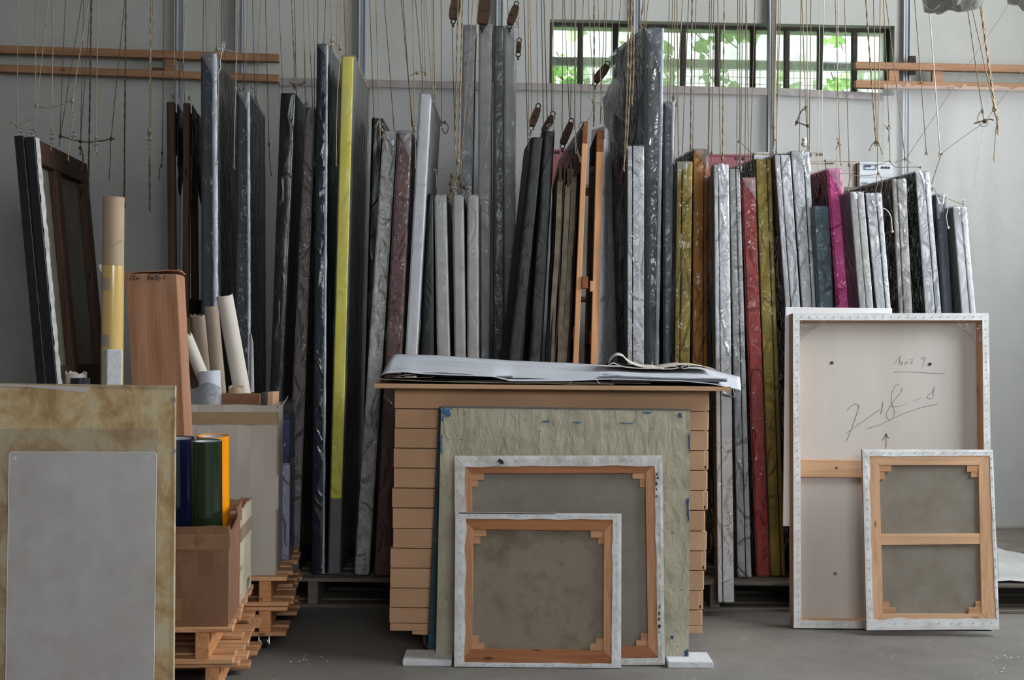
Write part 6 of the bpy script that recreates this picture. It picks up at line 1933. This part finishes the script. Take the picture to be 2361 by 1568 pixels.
flat = lambda z: (lambda u: ZT + z)
sheet('lowest beige card sheet on the board, its edge curling at the left', (xa + 0.01, xa + 0.9), lambda u: ZT + 0.004 + 0.012 * (1 - u) ** 3, flat(0.004), YT + 0.012, YT + 0.6, 'paper4', 1, thv=(0, 0, 0.002))
sheet('beige card sheet in the middle of the board', (xa + 0.28, xb - 0.3), flat(0.009), flat(0.009), YT + 0.02, YT + 0.6, 'paper4', 2, amp=0.001)
sheet('dark grey sheet under the white paper in the middle', (xa + 0.2, xb - 0.12), flat(0.0135), flat(0.014), YT + 0.03, YT + 0.65, 'paper3', 3, amp=0.0015)
sheet('second dark grey sheet under the white paper, further left', (xa + 0.02, xb - 0.32), lambda u: ZT + 0.0185 + 0.014 * (1 - u) ** 2, flat(0.019), YT + 0.045, YT + 0.65, 'paper3', 4, amp=0.0015)
sheet('blue-grey folded sheet bulging at the left under the white paper', (xa + 0.09, xa + 0.52), lambda u: ZT + 0.026 + 0.022 * math.sin(math.pi * min(1, u * 1.1)) * (1 - u), flat(0.027), YT + 0.02, YT + 0.6, 'paper2', 5, thv=(0, 0, 0.004))
t = Thing('film_packet', 'flat grey packet wrapped in plastic on the right part of the board', 'packet')
x0, x1 = P(1392, 890, YT).x, P(1682, 895, YT).x
t.part('packet', bev(box(x0 + 0.03, x1 - 0.005, YT + 0.02, YT + 0.55, ZT + 0.0165, ZT + 0.025), 0.003), M['paper2'])
t.part('wrap', grid(lambda u, v: (lerp(x0, x1, u), YT + 0.012 + 0.1 * v, ZT + 0.0275 + 0.012 * (1 - u) ** 3 + 0.002 * math.sin(v * 3) + 0.002 * mnoise.noise(Vector((u * 12, v * 4, 0)))), 30, 4, (0, 0, -0.001)), M['milky'], smooth=True)
t.build()


def interp(tab, x):
    if x <= tab[0][0]: return tab[0][1]
    for (x0, y0), (x1, y1) in zip(tab, tab[1:]):
        if x <= x1:
            return y0 + (y1 - y0) * (x - x0) / (x1 - x0)
    return tab[-1][1]


nearc = [(878, 866), (886, 860), (932, 857), (976, 862), (1048, 865), (1136, 868), (1177, 878), (1240, 878), (1300, 878), (1416, 874), (1488, 876), (1571, 878), (1643, 885), (1709, 899)]
farc = [(898, 830), (903, 816), (1010, 819), (1179, 831), (1300, 836), (1406, 842), (1484, 843), (1614, 846), (1643, 853), (1706, 868)]


def white(u, v):
    xn, xf_ = lerp(880, 1709, u), lerp(899, 1706, u)
    a = P(xn, interp(nearc, xn), YT + 0.0)
    b = P(xf_, interp(farc, xf_) + (9 if u < 0.004 else 0), YT + 0.75)
    p = a.lerp(b, v)
    p.z += 0.006 * math.sin(math.pi * v) * mnoise.noise(Vector((u * 7, v * 3, 2))) + 0.02 * math.sin(math.pi * v) * (0.4 - 0.4 * u)
    return p


single('white_paper_sheet', grid(white, 90, 14, (0, 0, -0.0018)), M['paper'], 'large white primed sheet with wavy front edge covering the box stack', 'sheet', smooth=True)
wz = lambda px, f: white((px - 880) / 829, f).z
# dark underside flap hanging at the right corner
g0 = P(1690, 892, YT - 0.004)
single('dark_sheet_corner', grid(lambda u, v: (lerp(P(1676, 0, YT).x, P(1707, 0, YT).x, u), YT + 0.004 + 0.05 * v, P(0, 897, YT).z - 0.008 * u + 0.004 * v - 0.002), 6, 3, (0, 0, -0.001)), M['paper3'], 'dark frayed sheet corner hanging over the right end of the board', 'sheet')
# threads
for i, (pts, lab) in enumerate([([(1320, 877), (1316, 881), (1312, 887)], 'short white thread hanging from the white sheet left of the plastic packet'), ([(1374, 875), (1379, 880), (1384, 886)], 'short white thread hanging at the left end of the plastic packet'),
                                ([(1690, 896), (1692, 905), (1693, 915)], 'white thread hanging at the right corner, left one'), ([(1706, 899), (1707, 908), (1705, 913)], 'white thread hanging at the right corner, right one')]):
    single('loose_thread', tube(smooth_path([P(x, y, YT - 0.003) for x, y in pts], 4), 0.0009, 4), M['whitecord'], lab, 'thread', 'loose threads on the sheet edge')
# curled cream cloth on the white sheet
t = Thing('cream_cloth', 'curled cream canvas cloth lying folded on the white sheet', 'cloth')
Yc = YT + 0.34
zc0 = white(0.66, 0.45).z
prof = [(1530, 850), (1490, 851), (1455, 849), (1430, 845), (1414, 838), (1405, 843), (1404, 838), (1411, 826), (1422, 820), (1436, 823), (1446, 833), (1462, 842), (1484, 848), (1510, 849)]


def clothf(u, v):
    k = u * (len(prof) - 1)
    i0 = min(int(k), len(prof) - 2)
    a_, b_ = prof[i0], prof[i0 + 1]
    f = k - i0
    x, y = lerp(a_[0], b_[0], f), lerp(a_[1], b_[1], f)
    p = P(x, y, Yc + 0.02)
    return Vector((p.x + 0.03 * v, Yc + 0.3 * v, p.z - 0.0 + 0.004 * v))


cp = smooth_path([P(x, y, Yc) for x, y in prof], 4)
t.part('fold', grid(lambda u, v: cp[min(int(round(u * (len(cp) - 1))), len(cp) - 1)] + Vector((0.02 * v, 0.3 * v, 0.006 * v)), len(cp) - 1, 4, (0, 0, 0.0035)), M['cloth'], smooth=True)
prof2 = [(1500, 851), (1540, 852), (1562, 850), (1556, 846), (1540, 847), (1520, 850), (1545, 845), (1575, 842), (1590, 846), (1580, 851), (1572, 848), (1586, 843), (1612, 844), (1640, 850), (1650, 855)]
cp2 = smooth_path([P(x, y, Yc + 0.03) for x, y in prof2], 4)
t.part('fold', grid(lambda u, v: cp2[min(int(round(u * (len(cp2) - 1))), len(cp2) - 1)] + Vector((0.0, 0.26 * v, 0.003 * v)), len(cp2) - 1, 3, (0, 0, 0.0035)), M['cloth'], smooth=True)
t.build()

# ================================================================ panels leaning on the stack
for i, (x0, x1, lab) in enumerate([(928, 1041, 'white foam strip on the floor under the left end of the cream panel'), (1540, 1645, 'white foam strip on the floor under the right end of the cream panel')]):
    Yf = 5.22
    a, b = P(x0, 1535, Yf), P(x1, 1541, Yf)
    fg = bev(box(a.x, b.x, Yf, Yf + 0.17, 0.0, 0.024), 0.003, 2)
    tt = Thing('foam_strip', lab, 'foam strip', 'foam strips under the panel')
    tt.part('foam_strip', fg, M['foam'])
    tt.build()
GP = Plane(5.385, 0.6)
t = Thing('green_board', 'dark blue-green painted panel showing left behind the cream panel', 'panel')
t.part('board', bev(prism(GP, [(985, 1507), (1560, 1516), (1566, 945), (1012, 938)], 0, 0.018), 0.003), M['edgepaint'])
t.build()
CP = Plane(5.31, 2.2)
t = Thing('cream_board', 'large cream wrinkled panel with blue paint stains leaning behind the stretched canvases', 'panel')
quad = [(1005, 1514), (1588, 1521), (1592, 944), (1017, 937)]
V0 = [CP(*p) for p in quad]


def cpf(u, v):
    p = V0[0].lerp(V0[1], u).lerp(V0[3].lerp(V0[2], u), v)
    n = mnoise.noise(Vector((p.x * 26, p.z * 9, 0))) + 0.6 * mnoise.noise(Vector((p.x * 60, p.z * 24, 4)))
    e = 1 if 0 < u < 1 and 0 < v < 1 else 0
    return p + CP.n * (0.0022 * n * e)


t.part('board', hexa(*[p - CP.n * 0.006 for p in V0], *[p - CP.n * 0.022 for p in V0]), M['edgepaint'])
ff = t.part('paint_skin', grid(cpf, 70, 70), M['panelcream'], smooth=True)
t.part('top_edge', cat(prism(CP, [(1017, 940), (1592, 947), (1592, 943), (1017, 936)], 0.003, 0.006)), M['greyface'])


def splat(pts, m_, off=0.0045):
    """ragged paint mark: an ellipse through the box of pts with torn edges"""
    xs, ys = [p[0] for p in pts], [p[1] for p in pts]
    cx_, cy_ = sum(xs) / len(xs), sum(ys) / len(ys)
    rx, ry = (max(xs) - min(xs)) / 2, (max(ys) - min(ys)) / 2
    gs = []
    for q, (ox, oy, k) in enumerate(((0, 0, 1.0), (0.7, 0.6, 0.3), (-0.8, -0.5, 0.25), (0.9, -0.7, 0.2))):
        out = []
        for i in range(30):
            th = -2 * math.pi * i / 30
            j = 0.72 + 0.55 * mnoise.noise(Vector((math.cos(th) * 2.1 + cx_, math.sin(th) * 2.1 + q, cy_)))
            out.append((cx_ + rx * (ox + k * j * math.cos(th)), cy_ + ry * (oy + k * j * math.sin(th))))
        gs.append(prism(CP, out, off, 0.002))
    return cat(*gs)


M['bluepaint'] = mat('blue_paint', S(44, 104, 152), S(34, 78, 120), 0.5, 30)
M['deepblue'] = mat('deep_blue_paint', S(40, 66, 120), S(30, 50, 96), 0.5, 30)
for pts in ([(1019, 939), (1046, 938), (1030, 952), (1024, 962), (1019, 958)], [(1018, 958), (1024, 960), (1023, 972), (1017, 974)], [(1250, 970), (1262, 969), (1268, 973), (1254, 975)], [(1319, 973), (1340, 972), (1344, 975), (1320, 977)],
            [(1424, 975), (1460, 974), (1462, 977), (1424, 977)], [(1480, 950), (1500, 949), (1502, 952), (1484, 954)], [(1017, 1000), (1020, 1000), (1018, 1050), (1014, 1052)]):
    t.part('paint_mark', splat(pts, None), M['bluepaint'], parent=ff)
for pts in ([(1563, 950), (1572, 955), (1573, 964), (1565, 962)], [(1586, 1000), (1591, 990), (1591, 1048), (1587, 1045)], [(1582, 1150), (1589, 1140), (1588, 1210), (1583, 1200)], [(1545, 1466), (1551, 1464), (1553, 1473), (1546, 1475)], [(1577, 1500), (1587, 1496), (1587, 1518), (1579, 1516)]):
    t.part('paint_mark', splat(pts, None), M['deepblue'], parent=ff)
t.build()


# ---- stretched canvases seen from the back
def qlerp(q, u, v):
    """q: bl, br, tr, tl in pixels"""
    bx_, by_ = lerp(q[0][0], q[1][0], u), lerp(q[0][1], q[1][1], u)
    tx_, ty_ = lerp(q[3][0], q[2][0], u), lerp(q[3][1], q[2][1], u)
    return (lerp(bx_, tx_, v), lerp(by_, ty_, v))


def stretched(label, pl, outer, fold, inner, barm, barmz, linen, canvm, cross=None, seed=0, thick=0.02, wedges=True, name='stretched_canvas', bar_axis=True):
    t = Thing(name, label, 'canvas', 'stretched canvases turned back to front')
    O, Fq, I = outer, fold, inner
    # bars: bottom, right, top, left with mitred ends
    names = [(0, 1), (1, 2), (2, 3), (3, 0)]
    for k, (i, j) in enumerate(names):
        t.part('stretcher_bar', bev(prism(pl, [O[i], O[j], I[j], I[i]], 0, thick), 0.0012), M[barm] if k in (0, 2) else M[barmz])
    t.part('linen', prism(pl, [qlerp(I, -0.02, -0.02), qlerp(I, 1.02, -0.02), qlerp(I, 1.02, 1.02), qlerp(I, -0.02, 1.02)], -(thick - 0.004), 0.003), M[linen])
    # canvas turned over the bars
    for k, (i, j) in enumerate(names):
        n = 26

        def fn(u, v, i=i, j=j, k=k):
            a = (lerp(O[i][0], O[j][0], u), lerp(O[i][1], O[j][1], u))
            b = (lerp(Fq[i][0], Fq[j][0], u), lerp(Fq[i][1], Fq[j][1], u))
            w = 1.0 + 0.16 * mnoise.noise(Vector((u * 7, k, seed))) if v > 0.9 else 1.0
            x, y = lerp(a[0], b[0], v * w), lerp(a[1], b[1], v * w)
            e = 0 if v in (0.0,) else 1
            return pl(x, y, 0.0014 + e * 0.0013 * (1 + mnoise.noise(Vector((u * 16, v * 2, k + seed)))))
        fo = t.part('folded_edge', grid(fn, n, 3, -pl.n * 0.0011), M[canvm], smooth=False)
        t.part('side_wrap', prism(pl, [O[i], O[j], (lerp(O[j][0], Fq[j][0], 0.08), lerp(O[j][1], Fq[j][1], 0.08)), (lerp(O[i][0], Fq[i][0], 0.08), lerp(O[i][1], Fq[i][1], 0.08))], 0.001, thick + 0.004), M[canvm], parent=fo)
        st = []
        Rr = random.Random(seed * 7 + k)
        L_ = math.hypot(O[j][0] - O[i][0], O[j][1] - O[i][1])
        m = max(6, int(L_ / 24))
        for q_ in range(m):
            u = (q_ + 0.5 + Rr.uniform(-0.2, 0.2)) / m
            a = (lerp(O[i][0], O[j][0], u), lerp(O[i][1], O[j][1], u))
            b = (lerp(Fq[i][0], Fq[j][0], u), lerp(Fq[i][1], Fq[j][1], u))
            x, y = lerp(a[0], b[0], 0.55), lerp(a[1], b[1], 0.55)
            an = Rr.uniform(-0.9, -0.3) + (1.57 if k % 2 else 0)
            dx, dy = 2.6 * math.cos(an), 2.6 * math.sin(an)
            px_, py_ = -dy * 0.14, dx * 0.14
            st.append(prism(pl, [(x - dx - px_, y - dy - py_), (x + dx - px_, y + dy - py_), (x + dx + px_, y + dy + py_), (x - dx + px_, y - dy + py_)], 0.0050, 0.001))
        t.part('staples', cat(*st), M['greyface'], parent=fo, kind='stuff')
    if cross:
        y0l, y1l, y0r, y1r = cross
        xl = lambda y: lerp(I[3][0], I[0][0], (y - I[3][1]) / (I[0][1] - I[3][1]))
        xr = lambda y: lerp(I[2][0], I[1][0], (y - I[2][1]) / (I[1][1] - I[2][1]))
        t.part('cross_bar', bev(prism(pl, [(xl(y1l), y1l), (xr(y1r), y1r), (xr(y0r), y0r), (xl(y0l), y0l)], -0.001, thick - 0.004), 0.0012), M[barm])
    if wedges:
        Rr = random.Random(seed)
        for ci, (c, sx, sy) in enumerate(((I[3], 1, 1), (I[2], -1, 1), (I[1], -1, -1), (I[0], 1, -1))):
            a, b = Rr.uniform(26, 32), Rr.uniform(13, 17)
            d, e = Rr.uniform(13, 17), Rr.uniform(27, 34)
            x, y = c
            for (w, h, dz) in ((a, b, -0.003), (d, e, -0.0055)):
                pts = [(x, y), (x + sx * w, y), (x + sx * w, y + sy * h), (x, y + sy * h)]
                xs = sorted(set(p[0] for p in pts)); ys = sorted(set(p[1] for p in pts))
                t.part('wedge', bev(prism(pl, [(xs[0], ys[1]), (xs[1], ys[1]), (xs[1], ys[0]), (xs[0], ys[0])], dz, 0.005), 0.0008), M['wedge'])
    return t


PB1 = Plane(5.252, 2.6)
t = stretched('large square stretched canvas seen from the back, leaning on the cream panel', PB1,
              [(1049, 1536), (1533, 1533), (1527, 1050), (1048, 1051)], [(1071, 1520), (1517, 1517), (1509, 1074), (1073, 1076)], [(1089, 1494), (1494, 1491), (1488, 1091), (1088, 1092)],
              'pine', 'pinez', 'linen', 'dirtycanvas', seed=3)
ink = lambda pl, pts, off: prism(pl, pts, off, 0.001)
t.part('paint_blot', ink(PB1, [(1147, 1062), (1152, 1057), (1160, 1062), (1162, 1067), (1158, 1071), (1152, 1068)], 0.0062), M['ink'])
for yy in (1090, 1100, 1112, 1126, 1142, 1395, 1410, 1424, 1440, 1456):
    rb = random.Random(yy)
    bx0 = (1512 if yy < 1200 else 1518) + rb.uniform(-1, 2)
    bw, bh = rb.uniform(2.5, 7), rb.uniform(3, 10)
    t.part('paint_blot', ink(PB1, [(bx0, yy + bh), (bx0 + bw * 0.7, yy + bh * 0.8), (bx0 + bw, yy + bh * 0.2), (bx0 + bw * 0.5, yy - 1), (bx0 + rb.uniform(-1, 1), yy + 1)], 0.0062), M['ink'])
t.build()
PB2 = Plane(5.205, 3.0)
t = stretched('smaller square stretched canvas back with stained linen, in front of the large one', PB2,
              [(1047, 1537), (1432, 1541), (1433, 1185), (1050, 1181)], [(1071, 1527), (1410, 1530), (1413, 1198), (1074, 1196)], [(1088, 1497), (1391, 1500), (1392, 1224), (1091, 1221)],
              'pine', 'pinez', 'stainlinen', 'whitecanvas', seed=5)
t.part('dark_smear', prism(PB2, [(1060, 1184), (1180, 1185), (1280, 1185.5), (1282, 1184), (1170, 1182.5), (1056, 1181.5)], 0.0048, 0.001), M['ink'])
t.build()

# ================================================================ right foreground
PR1 = Plane(5.95, 3.2)
t = Thing('plywood_board', 'large pale plywood-backed painting board with pencil notes, turned back to front', 'board')
O = [(1830, 1448), (2290, 1452), (2279, 722), (1828, 722)]
Iq = [(1848, 1430), (2272, 1434), (2264, 739), (1844, 739)]
t.part('plywood_back', prism(PR1, [(1838, 1440), (2284, 1444), (2272, 730), (1836, 730)], -0.075, 0.006), M['ply'])
for k, (i, j) in enumerate([(0, 1), (1, 2), (2, 3), (3, 0)]):
    b_ = t.part('rim', bev(prism(PR1, [O[i], O[j], Iq[j], Iq[i]], 0, 0.085), 0.002), M['palepine'] if k in (0, 2) else M['palepinez'])

    def fn(u, v, i=i, j=j, k=k):
        a = (lerp(O[i][0], O[j][0], u), lerp(O[i][1], O[j][1], u)); b = (lerp(Iq[i][0], Iq[j][0], u), lerp(Iq[i][1], Iq[j][1], u))
        return PR1(lerp(a[0], b[0], v * 0.97), lerp(a[1], b[1], v * 0.97), 0.0014 + 0.0012 * (1 + mnoise.noise(Vector((u * 22, v * 2, k)))))
    fo = t.part('folded_canvas', grid(fn, 40, 3, -PR1.n * 0.001), M['whitecanvas'])
    t.part('side_wrap', prism(PR1, [O[i], O[j], (lerp(O[j][0], Iq[j][0], 0.06), lerp(O[j][1], Iq[j][1], 0.06)), (lerp(O[i][0], Iq[i][0], 0.06), lerp(O[i][1], Iq[i][1], 0.06))], 0.001, 0.088), M['whitecanvas'], parent=fo)
    st = []
    L_ = math.hypot(O[j][0] - O[i][0], O[j][1] - O[i][1])
    for q_ in range(int(L_ / 19)):
        u = (q_ + 0.5) / int(L_ / 19)
        a = (lerp(O[i][0], O[j][0], u), lerp(O[i][1], O[j][1], u)); b = (lerp(Iq[i][0], Iq[j][0], u), lerp(Iq[i][1], Iq[j][1], u))
        x, y = lerp(a[0], b[0], 0.55), lerp(a[1], b[1], 0.55)
        st.append(prism(PR1, [(x - 2, y + 2.2), (x - 1.4, y + 2.6), (x + 2.4, y - 1.6), (x + 1.8, y - 2)], 0.0048, 0.001))
    t.part('staples', cat(*st), M['greyface'], parent=fo, kind='stuff')
t.part('cross_bar', bev(prism(PR1, [(1845, 1101), (2272, 1105), (2270, 1064), (1845, 1060)], -0.05, 0.024), 0.002), M['palepine'])
for (x, y) in ((1927, 835), (2156, 838)):
    t.part('screw', tube([PR1(x, y, -0.0745), PR1(x, y, -0.071)], 0.0065, 12), M['darkmetal'])
t.part('knot_hole', tube([PR1(1935, 1080, -0.0497), PR1(1935, 1080, -0.049)], 0.005, 12), M['darkwood'])
t.part('washer', ring(PR1(1935, 1327, -0.073), 0.005, 0.002, PR1.n, 14, 5), M['greyface'])


def stroke(pts, m_, r=0.0009, n=4, sm=True):
    pp = [PR1(x, y, -0.0742) for x, y in pts]
    t.part('pencil_stroke', tube(smooth_path(pp, 5) if sm else pp, r, n), M[m_])


zx = lambda x, y: (1900 + x / 5.6, 780 + y / 5.6)
Z = lambda *a: [zx(*p) for p in a]
stroke(Z((350, 935), (410, 870), (470, 845), (502, 880), (470, 1000), (410, 1170), (345, 1330)), 'pencil')
stroke(Z((332, 1232), (430, 1165), (600, 1045), (778, 918)), 'pencil')
stroke(Z((822, 825), (810, 900), (788, 980)), 'pencildark')
stroke(Z((832, 948), (838, 952)), 'pencil', 0.0012)
stroke(Z((1030, 595), (990, 600), (940, 690), (930, 790), (950, 880), (972, 960), (940, 1040), (895, 1050), (862, 1000), (880, 940), (930, 850), (1000, 760), (1060, 680), (1066, 630)), 'pencil', 0.0007)
stroke(Z((918, 885), (1060, 870), (1140, 835)), 'pencil', 0.0006)
stroke(Z((1215, 805), (1270, 785), (1328, 768)), 'pencil', 0.0006)
stroke(Z((1500, 610), (1480, 680), (1420, 725), (1400, 760), (1440, 782), (1476, 755), (1478, 690), (1470, 640)), 'pencil', 0.0007)
stroke(Z((600, 1170), (760, 1125), (900, 1060), (1100, 970), (1330, 890), (1540, 850)), 'pencil')
stroke(Z((860, 1430), (862, 1330), (862, 1228)), 'pencildark', 0.0009, sm=False)
stroke(Z((806, 1325), (840, 1280), (862, 1228)), 'pencildark', 0.0012)
stroke(Z((896, 1293), (875, 1260), (862, 1228)), 'pencildark', 0.0012)
stroke(Z((955, 335), (1010, 270), (1050, 215), (1025, 330)), 'pencil', 0.0006, sm=False)
stroke(Z((1050, 270), (1035, 310), (1085, 315)), 'pencil', 0.0006, sm=False)
stroke(Z((1075, 280), (1060, 345)), 'pencil', 0.0006, sm=False)
stroke(Z((1125, 290), (1105, 320), (1120, 330), (1145, 300), (1125, 290)), 'pencil', 0.0006)
stroke(Z((1160, 268), (1210, 260), (1185, 325)), 'pencil', 0.0006, sm=False)
stroke(Z((1180, 300), (1215, 302)), 'pencil', 0.0006, sm=False)
stroke(Z((1375, 240), (1340, 235), (1330, 270), (1375, 250), (1355, 300), (1335, 360)), 'pencil', 0.0006)
stroke(Z((955, 432), (1150, 425), (1400, 440), (1630, 450)), 'pencil', 0.0008)
# clear film pulled over the corners
for (c, sx) in (((1846, 741), 1), ((2264, 741), -1)):
    def cf(u, v, c=c, sx=sx):
        x = c[0] + sx * 60 * u * (1 - 0.6 * v)
        y = c[1] + 50 * v * (1 - 0.5 * u)
        return PR1(x, y, -0.004 - 0.05 * u * v - 0.006 * abs(mnoise.noise(Vector((u * 5, v * 5, sx)))))
    t.part('film_corner', grid(cf, 8, 8), M['clear'], smooth=True)
t.build()
WBp = Plane(6.037, 3.2)
single('white_foamboard', bev(prism(WBp, [(1806, 1213), (2055, 1216), (2057, 711), (1811, 708)], 0, 0.012), 0.002), M['whiteboard'], 'thin white board standing behind the plywood-backed support', 'board')

PR2 = Plane(5.83, 4.2)
t = stretched('upright stretched canvas back with a middle cross bar, before the pale plywood board', PR2,
              [(1998, 1453), (2304, 1451), (2289, 1037), (1988, 1036)], [(2013, 1427), (2296, 1426), (2281, 1051), (2004, 1052)], [(2036, 1416), (2263, 1416), (2256, 1073), (2027, 1073)],
              'palepine', 'palepinez', 'linen', 'whitecanvas', cross=(1232, 1257, 1230, 1255), seed=9)
t.build()

# tarp on the pallet at the right edge
def tarpf(u, v):
    x = lerp(2.06, 2.75, u)
    y = 6.35 + 0.55 * v
    return Vector((x, y, RACK_Z + 0.004 + 0.10 * max(0, 1 - u * 1.4) * v + 0.03 * v + 0.012 * abs(mnoise.noise(Vector((u * 6, v * 9, 0))))))


single('grey_tarp', grid(tarpf, 20, 14, (0, 0, 0.002)), M['tarp'], 'crumpled pale tarpaulin on the pallet at the right edge', 'tarpaulin', smooth=True)
# floor chips
R = random.Random(11)
for i, (px, py, n, lab) in enumerate([(2330, 1515, 12, 'scatter of white plaster chips on the floor at the lower right corner'), (2290, 1545, 7, 'scatter of small plaster chips on the floor below the upright canvas'), (690, 1520, 8, 'scatter of white chips on the floor between pallets and box stack')]):
    gs = []
    for _ in range(n):
        x, y = px + R.gauss(0, 26), py + R.gauss(0, 8)
        d = ray(x, y)
        tt = CAMZ / -d.z
        p = Vector((0, 0, CAMZ)) + d * tt
        gs.append(blob(p + Vector((0, 0, 0.001)), R.uniform(0.0015, 0.005), R.uniform(0.0015, 0.005), 0.0016, 6, 4, 0.6, R.random() * 9))
    tt_ = Thing('plaster_chips', lab, 'debris', kind='stuff')
    tt_.part('plaster_chips', cat(*gs), M['foam'])
    tt_.build()
